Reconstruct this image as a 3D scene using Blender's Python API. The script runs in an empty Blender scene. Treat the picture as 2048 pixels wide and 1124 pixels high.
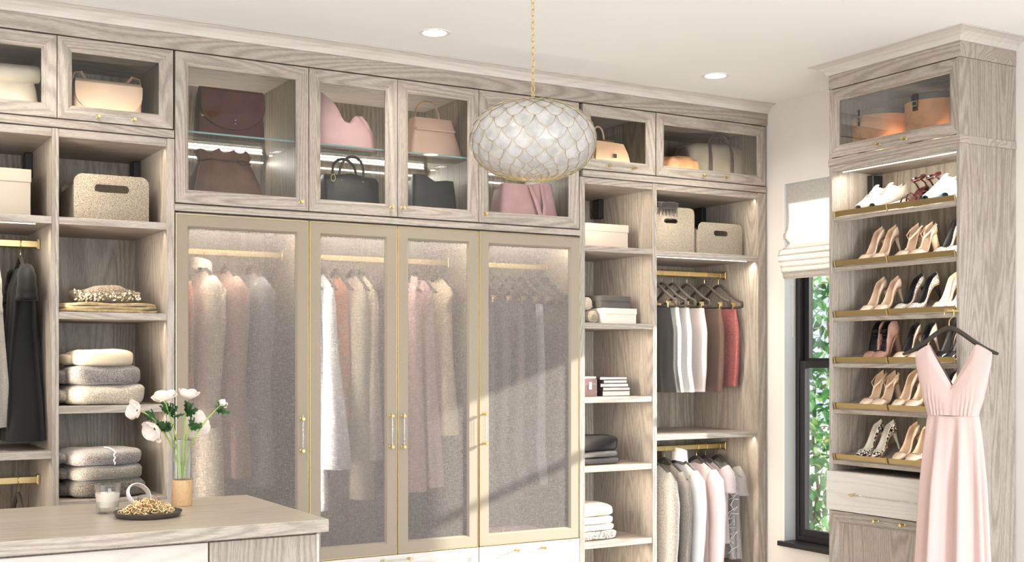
import bpy, math, random
from mathutils import Vector, Matrix, noise
random.seed(7)
PI = math.pi
C = bpy.context.scene.collection
sc = bpy.context.scene
H = 1.45                       # eye height
F_PX, PX0, PY0 = 2434.6, 1024.0, 720.0
YAW = math.radians(30.59)
SN, CS = math.sin(YAW), math.cos(YAW)

# ---------------------------------------------------------------- camera, world, sun, large lights, exposure
cam_d = bpy.data.cameras.new('camera'); cam = bpy.data.objects.new('camera', cam_d); C.objects.link(cam)
cam.location = (0, 0, H); cam.rotation_euler = (PI/2, 0, -YAW)
cam_d.sensor_width = 36; cam_d.lens = F_PX/2048*36; cam_d.shift_y = (PY0-562)/2048
cam_d.clip_start = .05; cam_d.clip_end = 200
sc.camera = cam
sc.view_settings.view_transform = 'Standard'; sc.view_settings.look = 'None'
sc.view_settings.gamma = 1; sc.view_settings.use_curve_mapping = False
sc.view_settings.exposure = 0.0
sc.cycles.use_denoising = True
sc.cycles.max_bounces = 10; sc.cycles.transparent_max_bounces = 24; sc.cycles.diffuse_bounces = 5
sc.cycles.caustics_reflective = False; sc.cycles.caustics_refractive = False
sc.cycles.sample_clamp_indirect = 6

w = bpy.data.worlds.new('sky'); sc.world = w; w.use_nodes = True
w.node_tree.nodes['Background'].inputs[0].default_value = (.86, .93, 1, 1)
w.node_tree.nodes['Background'].inputs[1].default_value = 1.7

def lamp(name, kind, loc, direction, energy, color=(1, 1, 1), size=1, size_y=None, spread=PI, parent=None, shape=None):
    d = bpy.data.lights.new(name, kind); d.energy = energy; d.color = color
    if kind == 'AREA':
        d.shape = shape or ('RECTANGLE' if size_y else 'SQUARE'); d.size = size
        if size_y: d.size_y = size_y
        d.spread = spread
    elif kind == 'SUN': d.angle = size
    elif kind == 'POINT': d.shadow_soft_size = size
    o = bpy.data.objects.new(name, d); C.objects.link(o); o.location = loc
    if direction is not None: o.rotation_euler = Vector(direction).to_track_quat('-Z', 'Y').to_euler()
    return o
lamp('sun', 'SUN', (8, 2, 4), (-1, .385, -.345), 15, (1, .95, .86), math.radians(1.1))
FILL_COOL = (.84, .92, 1.0)
# cool fill lamps added out of view to brighten the room and ceiling
lamp('rear_fill', 'AREA', (1.6, -2.42, 1.6), (0.0, .56, 1), 290, FILL_COOL, 3.6, 2.2)
lamp('rear_low_fill', 'AREA', (3.0, -2.40, 1.1), (.12, 1, -.14), 34, (.74, .86, 1), 1.0, 1.3, .8)
lamp('left_fill', 'AREA', (-1.92, 2.0, 1.6), (1, .5, .3), 70, (.90, .95, 1), 2.6, 2.2)
WARM = (1, .89, .74); WARM2 = (1, .94, .85)

# ---------------------------------------------------------------- pixel of the photograph -> point on a plane of the room
def on_y(px, py, Y):
    t = math.atan((px-PX0)/F_PX)+YAW; X = Y*math.tan(t); d = X*SN+Y*CS
    return Vector((X, Y, H+(PY0-py)*d/F_PX))
def on_x(px, py, X):
    t = math.atan((px-PX0)/F_PX)+YAW; Y = X/math.tan(t); d = X*SN+Y*CS
    return Vector((X, Y, H+(PY0-py)*d/F_PX))
def on_z(px, py, z):
    d = F_PX*(z-H)/(PY0-py); r = (px-PX0)/F_PX*d
    return Vector((d*SN+r*CS, d*CS-r*SN, z))

# ---------------------------------------------------------------- materials
def lin(c):
    return tuple(((v/255)/12.92 if v/255 <= .04045 else ((v/255+.055)/1.055)**2.4) for v in c)
class NT:
    def __init__(s, name):
        s.m = bpy.data.materials.new(name); s.m.use_nodes = True; s.t = s.m.node_tree
        s.b = s.t.nodes['Principled BSDF']; s.out = s.t.nodes['Material Output']
    def n(s, k, **kw):
        x = s.t.nodes.new(k)
        for a, b in kw.items(): setattr(x, a, b)
        return x
    def l(s, a, b): s.t.links.new(a, b)
    def math(s, op, a, b=None):
        x = s.n('ShaderNodeMath', operation=op)
        for i, v in enumerate((a, b)):
            if v is None: continue
            if isinstance(v, (int, float)): x.inputs[i].default_value = v
            else: s.l(v, x.inputs[i])
        return x.outputs[0]
    def coords(s, scale=(1, 1, 1), rnd=True, kind='Object'):
        tc = s.n('ShaderNodeTexCoord'); mp = s.n('ShaderNodeMapping'); s.l(tc.outputs[kind], mp.inputs[0])
        mp.inputs['Scale'].default_value = scale
        if rnd:
            oi = s.n('ShaderNodeObjectInfo'); v = s.n('ShaderNodeVectorMath', operation='SCALE')
            v.inputs[0].default_value = (17, 31, 23); s.l(oi.outputs['Random'], v.inputs['Scale']); s.l(v.outputs[0], mp.inputs['Location'])
        return mp.outputs[0]
    def noise(s, vec, scale, detail=3, rough=.55, dist=0):
        x = s.n('ShaderNodeTexNoise'); s.l(vec, x.inputs['Vector']); x.inputs['Scale'].default_value = scale
        x.inputs['Detail'].default_value = detail; x.inputs['Roughness'].default_value = rough; x.inputs['Distortion'].default_value = dist
        return x.outputs['Fac']
    def ramp(s, fac, stops):
        x = s.n('ShaderNodeValToRGB'); s.l(fac, x.inputs[0]); e = x.color_ramp.elements
        while len(e) < len(stops): e.new(.5)
        for i, (p, c) in enumerate(stops): e[i].position = p; e[i].color = (*c, 1)
        return x.outputs[0]
    def bump(s, h, strength=.3, dist=.002):
        x = s.n('ShaderNodeBump'); s.l(h, x.inputs['Height']); x.inputs['Strength'].default_value = strength
        x.inputs['Distance'].default_value = dist; s.l(x.outputs[0], s.b.inputs['Normal'])
def plain(name, c, rough=.5, metal=0, spec=.5, **kw):
    t = NT(name); t.b.inputs['Base Color'].default_value = (*lin(c), 1); t.b.inputs['Roughness'].default_value = rough
    t.b.inputs['Metallic'].default_value = metal; t.b.inputs['Specular IOR Level'].default_value = spec
    for k, v in kw.items(): t.b.inputs[k.replace('_', ' ')].default_value = v
    return t.m
def wood(name, scale, dark, light, k=26, fine=.5, rough=.48):
    t = NT(name); v = t.coords(scale)
    n1 = t.noise(v, 4.6, 1.4, .45, .3); s1 = t.math('SINE', t.math('MULTIPLY', n1, k*7.5))
    s1 = t.math('MULTIPLY_ADD', s1, .5); t.t.nodes[-1].inputs[2].default_value = .5
    s1 = t.math('POWER', s1, 1.7)
    v2 = t.coords(tuple(a*30 for a in scale))
    n2 = t.noise(v2, 9, 4, .7); n3 = t.noise(v, 1.2, 2, .5)
    a = t.math('MULTIPLY', s1, .17); b = t.math('MULTIPLY', n2, fine*1.25); c = t.math('MULTIPLY', n3, .30)
    f = t.math('ADD', t.math('ADD', a, b), c)
    col = t.ramp(f, [(.36, light), (.60, tuple((x*.55+y*.45) for x, y in zip(dark, light))), (.86, dark)])
    t.l(col, t.b.inputs['Base Color']); t.b.inputs['Roughness'].default_value = rough
    t.bump(n2, .12, .001)
    return t.m
WL, WD = lin((180, 168, 155)), lin((114, 102, 91))
wood_v = wood('greywashed_wood_vertical', (1, 1, .09), WD, WL)
wood_x = wood('greywashed_wood_horizontal', (.09, 1, 1), WD, WL)
wood_y = wood('greywashed_wood_crosswise', (1, .09, 1), WD, WL)
IL, ID = lin((163, 150, 130)), lin((90, 79, 66))
wood_i = wood('greywashed_wood_shaded_interior', (1, 1, .07), ID, IL, 22, .6)  # interior wood toned darker to carry the shade inside the cabinets
PL, PD = lin((208, 200, 192)), lin((184, 176, 168))
pale_x = wood('pale_painted_wood', (.1, 1, 1), PD, PL, 18, .45)
pale_y = wood('pale_painted_wood_crosswise', (1, .1, 1), PD, PL, 18, .45)
top_x = wood('countertop_wood', (.08, 1, 1), lin((150, 137, 121)), lin((196, 182, 164)), 18, .5, .32)
blockw = wood('blond_wood', (8, 8, 4), lin((150, 104, 62)), lin((206, 168, 124)), 5, .2)
def fabric(name, c1, c2=None, scale=500, amt=.5, rough=.9, bump=.3, stretch=(1, 1, 1), sheen=.25, contrast=.0, alpha=None):
    t = NT(name); v = t.coords(stretch); n = t.noise(v, scale, 2, .7)
    c2 = c2 or tuple(x*.78 for x in c1)
    lo, hi = .36+contrast, .64-contrast
    t.l(t.ramp(n, [(lo, lin(c2)), (hi, lin(c1))]), t.b.inputs['Base Color'])
    t.b.inputs['Roughness'].default_value = rough; t.b.inputs['Sheen Weight'].default_value = sheen
    t.b.inputs['Specular IOR Level'].default_value = .2
    t.bump(n, bump, .0015)
    if alpha is not None: t.b.inputs['Alpha'].default_value = alpha
    return t.m
def leather(name, c, rough=.45, var=.75):
    t = NT(name); v = t.coords(); n = t.noise(v, 14, 4, .6); n2 = t.noise(v, 380, 2, .5)
    t.l(t.ramp(n, [(.35, lin(tuple(x*var for x in c))), (.65, lin(c))]), t.b.inputs['Base Color'])
    t.b.inputs['Roughness'].default_value = rough; t.bump(n2, .05, .001)
    return t.m
def glassy(name, tint=(1, 1, 1), refl=.06, mix=None):
    t = NT(name); t.t.nodes.remove(t.b)
    tr = t.n('ShaderNodeBsdfTransparent'); tr.inputs[0].default_value = (*tint, 1)
    gl = t.n('ShaderNodeBsdfGlossy'); gl.inputs['Roughness'].default_value = .02
    mx = t.n('ShaderNodeMixShader'); fr = t.n('ShaderNodeFresnel'); fr.inputs[0].default_value = 1.45
    f = t.math('ADD', t.math('MULTIPLY', fr.outputs[0], .5), refl*.2)
    t.l(f, mx.inputs[0]); t.l(tr.outputs[0], mx.inputs[1]); t.l(gl.outputs[0], mx.inputs[2]); t.l(mx.outputs[0], t.out.inputs[0])
    return t.m
def emit(name, c, s):
    t = NT(name); t.b.inputs['Emission Color'].default_value = (*c, 1); t.b.inputs['Emission Strength'].default_value = s
    t.b.inputs['Base Color'].default_value = (.8, .8, .8, 1); return t.m
def mesh_glass():
    t = NT('woven_mesh_glass'); t.t.nodes.remove(t.b)
    a = t.noise(t.coords((1, 1, .08), False), 420, 2, .8); b = t.noise(t.coords((.08, 1, 1), False), 420, 2, .8)
    n = t.math('MULTIPLY_ADD', t.math('ADD', a, b), 1.15); t.t.nodes[-1].inputs[2].default_value = -.72
    tr = t.n('ShaderNodeBsdfTransparent'); tr.inputs[0].default_value = (1, .99, .98, 1)
    df = t.n('ShaderNodeBsdfDiffuse'); df.inputs[0].default_value = (*lin((150, 142, 136)), 1)
    tl = t.n('ShaderNodeBsdfTranslucent'); tl.inputs[0].default_value = (*lin((190, 183, 176)), 1)
    m0 = t.n('ShaderNodeMixShader'); m0.inputs[0].default_value = .3; t.l(df.outputs[0], m0.inputs[1]); t.l(tl.outputs[0], m0.inputs[2])
    m1 = t.n('ShaderNodeMixShader'); t.l(n, m1.inputs[0]); t.l(tr.outputs[0], m1.inputs[1]); t.l(m0.outputs[0], m1.inputs[2])
    gl = t.n('ShaderNodeBsdfGlossy'); gl.inputs['Roughness'].default_value = .08
    m2 = t.n('ShaderNodeMixShader'); fr = t.n('ShaderNodeFresnel'); fr.inputs[0].default_value = 1.4
    t.l(t.math('MULTIPLY', fr.outputs[0], .5), m2.inputs[0]); t.l(m1.outputs[0], m2.inputs[1]); t.l(gl.outputs[0], m2.inputs[2]); t.l(m2.outputs[0], t.out.inputs[0])
    return t.m
M = dict(
    wall=plain('warm_grey_wall_paint', (222, 216, 208), .85), ceil=plain('ceiling_paint', (247, 246, 244), .9),
    floor=wood('oak_floor', (.1, 1, 1), lin((186, 178, 168)), lin((226, 219, 208))),
    gold=plain('brushed_gold', (222, 196, 138), .28, 1), goldd=plain('satin_brass', (176, 154, 110), .38, 1),
    silver=plain('polished_nickel', (205, 200, 195), .22, 1), lucite=glassy('clear_acrylic', (.95, .96, .97), .35),
    glass=glassy('clear_glass', (.975, .985, .98), .05), wglass=glassy('window_glass', (.97, .985, .98), .03),
    gedge=plain('green_glass_edge', (128, 160, 158), .15), mesh=mesh_glass(),
    linen=fabric('greige_linen_wrap', (158, 145, 127), (140, 127, 110), 700, rough=.8, bump=.15),
    black=plain('black_window_frame', (34, 32, 34), .35), blackp=plain('black_plastic', (28, 26, 25), .45),
    gap=plain('dark_brown_backing', (60, 50, 42), .8),  # dark brown, used on the island base
    led=emit('led_strip', (1, .95, .86), 2.2), ledw=emit('led_strip_soft', (1, .93, .82), 4),
    downl=emit('downlight_lens', (1, .93, .82), 22), white=plain('white_lacquer', (235, 232, 228), .4),
    hanger=plain('taupe_velvet', (66, 59, 52), .8, 0, .2), reveal=plain('white_reveal_paint', (236, 238, 242), .7),
)

# ---------------------------------------------------------------- mesh helpers
class MB:
    def __init__(s): s.v = []; s.f = []; s.mi = []
    def add(s, vs, fs, mi=0):
        o = len(s.v); s.v += [tuple(v) for v in vs]; s.f += [tuple(i+o for i in f) for f in fs]; s.mi += [mi]*len(fs); return s
    def box(s, x0, x1, y0, y1, z0, z1, c=.0012, mi=0):
        x0, x1 = min(x0, x1), max(x0, x1); y0, y1 = min(y0, y1), max(y0, y1); z0, z1 = min(z0, z1), max(z0, z1)
        c = min(c, (x1-x0)*.3, (y1-y0)*.3, (z1-z0)*.3)
        lo, hi = (x0, y0, z0), (x1, y1, z1); vs = []; idx = {}
        for cx in (0, 1):
            for cy in (0, 1):
                for cz in (0, 1):
                    cc = (cx, cy, cz)
                    for ax in range(3):
                        p = [hi[k] if cc[k] else lo[k] for k in range(3)]
                        for k in range(3):
                            if k != ax: p[k] += -c if cc[k] else c
                        idx[(cc, ax)] = len(vs); vs.append(p)
        fs = []
        for ax in range(3):
            o1, o2 = [k for k in range(3) if k != ax]
            for sd in (0, 1):
                q = []
                for a, b in ((0, 0), (1, 0), (1, 1), (0, 1)):
                    cc = [0, 0, 0]; cc[ax] = sd; cc[o1] = a; cc[o2] = b; q.append(idx[(tuple(cc), ax)])
                fl = (sd == 1) != (ax == 1); fs.append(q if fl else q[::-1])
        for ax in range(3):
            o1, o2 = [k for k in range(3) if k != ax]
            for a in (0, 1):
                for b in (0, 1):
                    c0 = [0]*3; c1 = [0]*3; c0[o1] = c1[o1] = a; c0[o2] = c1[o2] = b; c1[ax] = 1
                    fs.append([idx[(tuple(c0), o1)], idx[(tuple(c1), o1)], idx[(tuple(c1), o2)], idx[(tuple(c0), o2)]])
        for cx in (0, 1):
            for cy in (0, 1):
                for cz in (0, 1): fs.append([idx[((cx, cy, cz), 0)], idx[((cx, cy, cz), 1)], idx[((cx, cy, cz), 2)]])
        return s.add(vs, fs, mi)
    def loft(s, rings, closed=True, cap0=False, cap1=False, mi=0):
        n = len(rings[0]); vs = [p for r in rings for p in r]; fs = []
        for j in range(len(rings)-1):
            for i in range(n if closed else n-1):
                a = j*n+i; b = j*n+(i+1) % n; fs.append((a, b, b+n, a+n))
        if cap0: fs.append(tuple(range(n))[::-1])
        if cap1: fs.append(tuple(range((len(rings)-1)*n, len(rings)*n)))
        return s.add(vs, fs, mi)
    def tube(s, pts, r, n=8, closed=False, mi=0, flat=1.0, upv=None):
        pts = [Vector(p) for p in pts]; m = len(pts); rings = []; prev = None
        for i, p in enumerate(pts):
            if closed: t = pts[(i+1) % m]-pts[i-1]
            else: t = pts[min(i+1, m-1)]-pts[max(i-1, 0)]
            t = t.normalized() if t.length > 1e-9 else Vector((0, 0, 1))
            if upv is not None: u = Vector(upv)
            else: u = prev if prev is not None else (Vector((0, 0, 1)) if abs(t.z) < .9 else Vector((1, 0, 0)))
            a = (u-t*u.dot(t)); a = a.normalized() if a.length > 1e-6 else t.orthogonal().normalized()
            prev = a; b = t.cross(a); rr = r[i] if isinstance(r, (list, tuple)) else r
            rings.append([p+a*math.cos(2*PI*k/n)*rr+b*math.sin(2*PI*k/n)*rr*flat for k in range(n)])
        if closed: rings.append(rings[0])
        return s.loft(rings, True, not closed, not closed, mi)
    def lathe(s, prof, n=24, o=(0, 0, 0), mi=0, cap0=True, cap1=True, sx=1, sy=1):
        rings = [[(o[0]+r*sx*math.cos(2*PI*k/n), o[1]+r*sy*math.sin(2*PI*k/n), o[2]+z) for k in range(n)] for r, z in prof]
        return s.loft(rings, True, cap0, cap1, mi)
    def cyl(s, a, b, r, n=12, mi=0): return s.tube([a, b], r, n, mi=mi)
    def xf(s, mat): s.v = [tuple(mat @ Vector(v)) for v in s.v]; return s
    def warp(s, fn): s.v = [tuple(fn(*v)) for v in s.v]; return s
def sph(mb, o, rx, ry, rz, e=1.0, n=24, m=14, fn=None, mi=0):
    def pw(v, e): return math.copysign(abs(v)**e, v)
    rings = []
    for j in range(m+1):
        ph = -PI/2+PI*j/m; ring = []
        for i in range(n):
            th = 2*PI*i/n
            p = Vector((rx*pw(math.cos(ph), e)*pw(math.cos(th), e), ry*pw(math.cos(ph), e)*pw(math.sin(th), e), rz*pw(math.sin(ph), e)))
            if fn: p = Vector(fn(p))
            ring.append((o[0]+p.x, o[1]+p.y, o[2]+p.z))
        rings.append(ring)
    return mb.loft(rings, True, mi=mi)
def obj(name, mb, mat, parent=None, smooth=False, loc=None, angle=40):
    me = bpy.data.meshes.new(name); me.from_pydata(mb.v, [], mb.f); me.update()
    for m in (mat if isinstance(mat, (list, tuple)) else [mat]): me.materials.append(m)
    if any(mb.mi): me.polygons.foreach_set('material_index', mb.mi)
    if smooth:
        me.polygons.foreach_set('use_smooth', [True]*len(me.polygons))
        if angle < 180: me.set_sharp_from_angle(angle=math.radians(angle))
    o = bpy.data.objects.new(name, me); C.objects.link(o)
    if loc: o.location = loc
    if parent: o.parent = parent
    return o
def wobj(name, mb, mat, parent, smooth=False):      # mesh given in room coordinates, under a thing
    o = obj(name, mb, mat, parent, smooth); root = parent; L = Vector((0, 0, 0))
    while root: L = L+root.location; root = root.parent
    o.location = -L; return o
def tag(o, label, cat, group=None, kind=None):
    o['label'] = label; o['category'] = cat
    if group: o['group'] = group
    if kind: o['kind'] = kind
    return o
def thing(name, label, cat, loc=(0, 0, 0), rz=0, group=None, ry=0, rx=0, scale=1):
    o = bpy.data.objects.new(name, None); C.objects.link(o); o.empty_display_size = .05
    o.location = loc; o.rotation_euler = (rx, ry, rz); o.scale = (scale,)*3; return tag(o, label, cat, group)
def struct(name, mb=None, mat=None, parent=None, label=None, loc=None, smooth=False):
    if mb is None: o = bpy.data.objects.new(name, None); C.objects.link(o); o.location = loc or (0, 0, 0)
    else: o = obj(name, mb, mat, parent, smooth)
    if parent is None:
        o['kind'] = 'structure'
        if label: o['label'] = label
    return o
def dup(root, loc, label, group=None, rot=None):
    r = root.copy(); C.objects.link(r); r.location = loc; r['label'] = label
    if rot: r.rotation_euler = rot
    if group: r['group'] = group
    for ch in list(root.children):
        c = ch.copy(); C.objects.link(c); c.parent = r
        for g in ch.children:
            d = g.copy(); C.objects.link(d); d.parent = c
    return r

# ---------------------------------------------------------------- room shell
YB, YF = 5.98, 5.40            # cabinet back and front planes
CZ = H+1.497                   # ceiling
XW = 4.94                      # right wall
XT = 4.548                     # tower front
TY0, TY1 = 3.712, 4.519        # tower near and far sides
WY0, WY1, WZ0, WZ1 = 4.45, 5.262, H-1.045, H+1.02
X0, Y0 = -2.0, -2.5
struct('floor', MB().box(X0, XW+.2, Y0, YB+.1, -.1, 0, 0), M['floor'], label='oak floor of the dressing room')
struct('ceiling', MB().box(X0-.1, XW+.25, Y0-.1, YB+.15, CZ, CZ+.12, 0), M['ceil'], label='off-white ceiling')
struct('wall_back', MB().box(X0, XW+.2, YB+.03, YB+.13, 0, CZ, 0), M['wall'], label='wall behind the built-in cabinets')
wr = MB()
for a in ((WY1, YB+.13, 0, CZ), (Y0, WY0, 0, CZ), (WY0, WY1, 0, WZ0-.03), (WY0, WY1, WZ1, CZ)): wr.box(XW, XW+.18, a[0], a[1], a[2], a[3], 0)
struct('wall_right', wr, M['wall'], label='warm grey wall with the window')
wl = MB()
for a in ((Y0, .6, 0, CZ), (3.4, YB+.1, 0, CZ), (.6, 3.4, 0, .4), (.6, 3.4, 2.75, CZ)): wl.box(X0-.1, X0, a[0], a[1], a[2], a[3], 0)  # unseen opening added with the left fill lamp
struct('wall_left', wl, M['wall'], label='wall left of the viewer')
wf = MB()
for a in ((X0-.1, -.4, 0, CZ), (3.6, XW+.2, 0, CZ), (-.4, 3.6, 0, .4), (-.4, 3.6, 2.75, CZ)): wf.box(a[0], a[1], Y0-.1, Y0, a[2], a[3], 0)  # unseen opening added with the rear fill lamps
struct('wall_front', wf, M['wall'], label='wall behind the viewer')
struct('ground', MB().box(XW+.2, 24, -14, 24, -.35, -.3, 0), plain('pale_gravel', (205, 205, 195), .9), label='pale gravel outside the window')

# crown mouldings
def crown(name, path, z0, z1, p, mat, label):
    prof = [(0, 0), (.006, .002), (.010, .010), (.018, .022), (.034, .036), (.056, .045), (.066, .047), (.070, z1-z0), (0, z1-z0)]
    k = p/.070; rings = []
    for (x, y, nx, ny) in path: rings.append([(x+nx*a*k, y+ny*a*k, z0+b) for a, b in prof])
    return struct(name, MB().loft(rings, True, True, True), mat, label=label)
FT = H+1.446
crown('trim_1', [(0.2, YF, 0, -1), (XW-.001, YF, 0, -1)], FT, CZ-.0005, .075, pale_x, 'pale crown moulding along the main cabinet run')
crown('trim_2', [(XW, TY1+.005, 0, 1), (XT, TY1+.005, -1, 1), (XT, TY0-.002, -1, -1), (XW, TY0-.002, 0, -1)], FT, CZ-.0005, .075, pale_y, 'pale crown moulding around the shoe tower')

# ---------------------------------------------------------------- cabinet joinery helpers
# A "face" maps (u, v, w): u across, v up, w outward from the face plane towards the room
def face_main(u, v, w_): return (u, YF-w_, v)
def face_tower(u, v, w_): return (XT-w_, u, v)
def member(fc, O0, O1, I0, I1, prof, t=.02):
    rings = []
    pts = [(0, -t+.002)]+prof+[(1, -t+.002)]
    for a in (0, 1):
        O, I = (O0, O1)[a], (I0, I1)[a]
        rings.append([fc(O[0]+(I[0]-O[0])*p, O[1]+(I[1]-O[1])*p, w_) for p, w_ in pts])
    return MB().loft(rings, True, True, True)
PROF_WOOD = [(0, -.001), (.02, 0), (.72, 0), (.76, -.0025), (.82, -.003), (.97, -.009), (1, -.010)]
PROF_LINEN = [(0, 0), (.85, 0), (1, -.014)]
def knob_post(fc, u, v, w0=0, L=.034):
    mb = MB()
    a = Vector(fc(u, v, w0)); d = Vector(fc(u, v, w0+1))-a
    mb.tube([a, a+d*.002, a+d*.004, a+d*L*.55, a+d*L*.58, a+d*L*.97, a+d*L], [.0075, .0075, .0045, .0045, .0078, .0082, .0070], 14)
    return mb
def pull(fc, door, u0, v0, u1, v1, w0=0):
    ex = .014; L = math.hypot(u1-u0, v1-v0); du, dv = (u1-u0)/L, (v1-v0)/L
    p = wobj('handle', MB().cyl(fc(u0-du*ex, v0-dv*ex, w0+.026), fc(u1+du*ex, v1+dv*ex, w0+.026), .0042, 10), M['lucite'], door, True)
    return p
def door(cab, fc, u0, u1, v0, v1, fw=.06, kind='wood', knobs=(), bar=None, pane=True, t=.02, panel_mat=None, mv=None, mh=None, name='door'):
    u0 += .0015; u1 -= .0015
    mv = mv or (M['linen'] if kind == 'linen' else wood_v); mh = mh or (M['linen'] if kind == 'linen' else wood_x)
    prof = PROF_LINEN if kind == 'linen' else PROF_WOOD
    d = bpy.data.objects.new(name, None); C.objects.link(d); d.parent = cab; d.empty_display_size = .05
    O = [(u0, v0), (u1, v0), (u1, v1), (u0, v1)]; I = [(u0+fw, v0+fw), (u1-fw, v0+fw), (u1-fw, v1-fw), (u0+fw, v1-fw)]
    for k in range(4):
        nm = ('rail', 'stile')[k % 2]
        wobj(nm, member(fc, O[k], O[(k+1) % 4], I[k], I[(k+1) % 4], prof, t), (mh, mv)[k % 2], d)
    if kind == 'linen':
        e = MB(); g = .0028
        q = [(u0-.0002, v0), (u1, v0), (u1, v1), (u0, v1)]
        for k in range(4):
            a, b = q[k], q[(k+1) % 4]
            p0 = fc(min(a[0], b[0])-(g/2), min(a[1], b[1])-(g/2), .0022); p1 = fc(max(a[0], b[0])+g/2, max(a[1], b[1])+g/2, -.015)
            e.box(*[c for i in range(3) for c in (p0[i], p1[i])], c=.0004)
        wobj('edge_trim', e, M['gold'], d)
    if pane:
        p0 = fc(u0+fw-.006, v0+fw-.006, -.012); p1 = fc(u1-fw+.006, v1-fw+.006, -.016)
        wobj('glass_pane', MB().box(*[c for i in range(3) for c in (p0[i], p1[i])], c=0), M['mesh'] if kind == 'linen' else M['glass'], d)
    elif panel_mat:
        p0 = fc(u0+fw-.006, v0+fw-.006, -.010); p1 = fc(u1-fw+.006, v1-fw+.006, -.017)
        wobj('panel', MB().box(*[c for i in range(3) for c in (p0[i], p1[i])], c=0), panel_mat, d)
    for (a, b) in knobs: wobj('knob', knob_post(fc, a, b), M['gold'], d, True)
    if bar: pull(fc, d, *bar)
    return d
def strip_box(cab, b, mat=None): return wobj('light_strip', MB().box(*b, c=0), mat or M['led'], cab)
def carcass(cab, x0, x1, z0, z1, y0=YF+.021, y1=YB, t=.018, back=True, top=True, bottom=True, sides=(1, 1), face=None):
    if sides[0]: wobj('side_panel', MB().box(x0, x0+t, face or y0, y1, z0, z1), wood_i, cab)
    if sides[1]: wobj('side_panel', MB().box(x1-t, x1, face or y0, y1, z0, z1), wood_i, cab)
    if back: wobj('back_panel', MB().box(x0, x1, y1, y1+.012, z0, z1), wood_i, cab)
    if top: wobj('top_panel', MB().box(x0+t, x1-t, y0, y1, z1-t, z1), wood_x, cab)
    if bottom: wobj('bottom_panel', MB().box(x0+t, x1-t, y0, y1, z0, z0+t), wood_x, cab)

FB = H+1.376                                        # fascia bottom
fa = tag(obj('fascia_board', MB().box(.2, XW-.003, YF, YF+.02, FB, FT), wood_x), 'long greywashed fascia board under the crown moulding, above all upper cabinets', 'fascia')
SU = H+1.019; CU = H+.696                           # bottoms of side / centre upper doors
# upper cabinets: (x0, x1, door bottom, doors, label, bar or knobs)
def P(px, py, Y=YF): return on_y(px, py, Y)
def knob_at(*pts): return [(P(a, b, YF-.03).x, P(a, b, YF-.03).z) for a, b in pts]
uppers = []
def upper(x0, x1, zb, splits, label, knobs, bar=None, glass=None, ledback=False, ledfront=False):
    cab = thing('upper_cabinet', label, 'cabinet', ((x0+x1)/2, YF+.3, zb), group=None)
    carcass(cab, x0, x1, zb+.002, FB-.004)
    xs = [x0]+splits+[x1]
    for i in range(len(xs)-1):
        kn = [k for k in knobs if xs[i] < k[0] < xs[i+1]]
        door(cab, face_main, xs[i], xs[i+1], zb+.003, FB-.006, knobs=kn, bar=bar if i == 0 else None)
    if glass:
        g = wobj('glass_shelf', MB().box(x0+.02, x1-.02, YF+.04, YB-.03, glass-.004, glass+.004, 0), M['glass'], cab)
        wobj('shelf_edge', MB().box(x0+.02, x1-.02, YF+.0385, YF+.0398, glass-.004, glass+.004, 0), M['gedge'], cab)
        strip_box(cab, (x0+.03, x1-.03, YB-.024, YB-.006, glass-.028, glass-.022), M['led'])
        lamp('shelf_light', 'AREA', ((x0+x1)/2, YB-.03, glass-.028), (0, -.85, -.6), 1.5*(x1-x0), WARM2, x1-x0-.08, .012)
        lamp('shelf_light_up', 'AREA', ((x0+x1)/2, YB-.03, glass+.012), (0, -.6, .8), 2.2*(x1-x0), WARM2, x1-x0-.08, .012)
    if ledfront:
        strip_box(cab, (x0+.06, x1-.06, YF+.026, YF+.034, zb+.021, zb+.025), M['ledw'])
        lamp('front_light', 'AREA', ((x0+x1)/2, YF+.034, zb+.035), (0, .93, .25), .8*(x1-x0), WARM, x1-x0-.12, .01, 1.9)
    if glass:
        for hz_ in (zb+.09, FB-.13): wobj('hinge', MB().box(x1-.034, x1-.018, YF+.022, YF+.060, hz_-.014, hz_+.014, .002), M['silver'], cab)
    uppers.append(cab); return cab
kb = knob_at((198, 232), (270, 238))
upper(.36, .962, SU, [], 'upper glass-door cabinet at the left edge with a cream bag', [], ledfront=True)
upper(.962, 1.452, SU, [], 'small upper glass-door cabinet holding a blush flap bag', kb, (*kb[0], *kb[1]), ledfront=True)
GS = P(377, 263, YF+.04).z
upper(1.459, 2.086, CU, [], 'upper glass-door cabinet holding the two brown bags', knob_at((605, 403)), glass=GS)
upper(2.086, 2.998, CU, [2.543], 'double-door upper glass cabinet with pink, taupe and black bags', knob_at((787, 414), (809, 415)), glass=GS)
upper(2.998, 3.609, CU, [], 'upper glass-door cabinet behind the shell pendant', knob_at((974, 427)), glass=GS)
kb = knob_at((1222, 331), (1271, 336))
upper(3.63, 4.117, SU, [], 'upper glass-door cabinet holding the tan top-handle bag', kb, (*kb[0], *kb[1]), ledfront=True)
kb = knob_at((1411, 351), (1457, 354))
upper(4.120, 4.925, SU, [], 'wide upper glass-door cabinet in the corner with the duffel bag', kb, (*kb[0], *kb[1]), ledfront=True)

# projecting rails between uppers and lower units
for nm, (a, b, z0, z1) in {'left': (.36, 1.455, SU-.037, SU-.003), 'middle': (1.457, 3.618, CU-.034, CU-.004), 'right': (3.63, 4.925, SU-.037, SU-.003)}.items():
    tag(obj('cabinet_rail', MB().box(a, b, YF-.004, YF+.10, z0, z1), wood_x),
        'greywashed rail under the upper cabinets, %s stretch' % {'left': 'above the basket at the left', 'middle': 'lower centre', 'right': 'above the two felt baskets'}[nm], 'rail')

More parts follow.
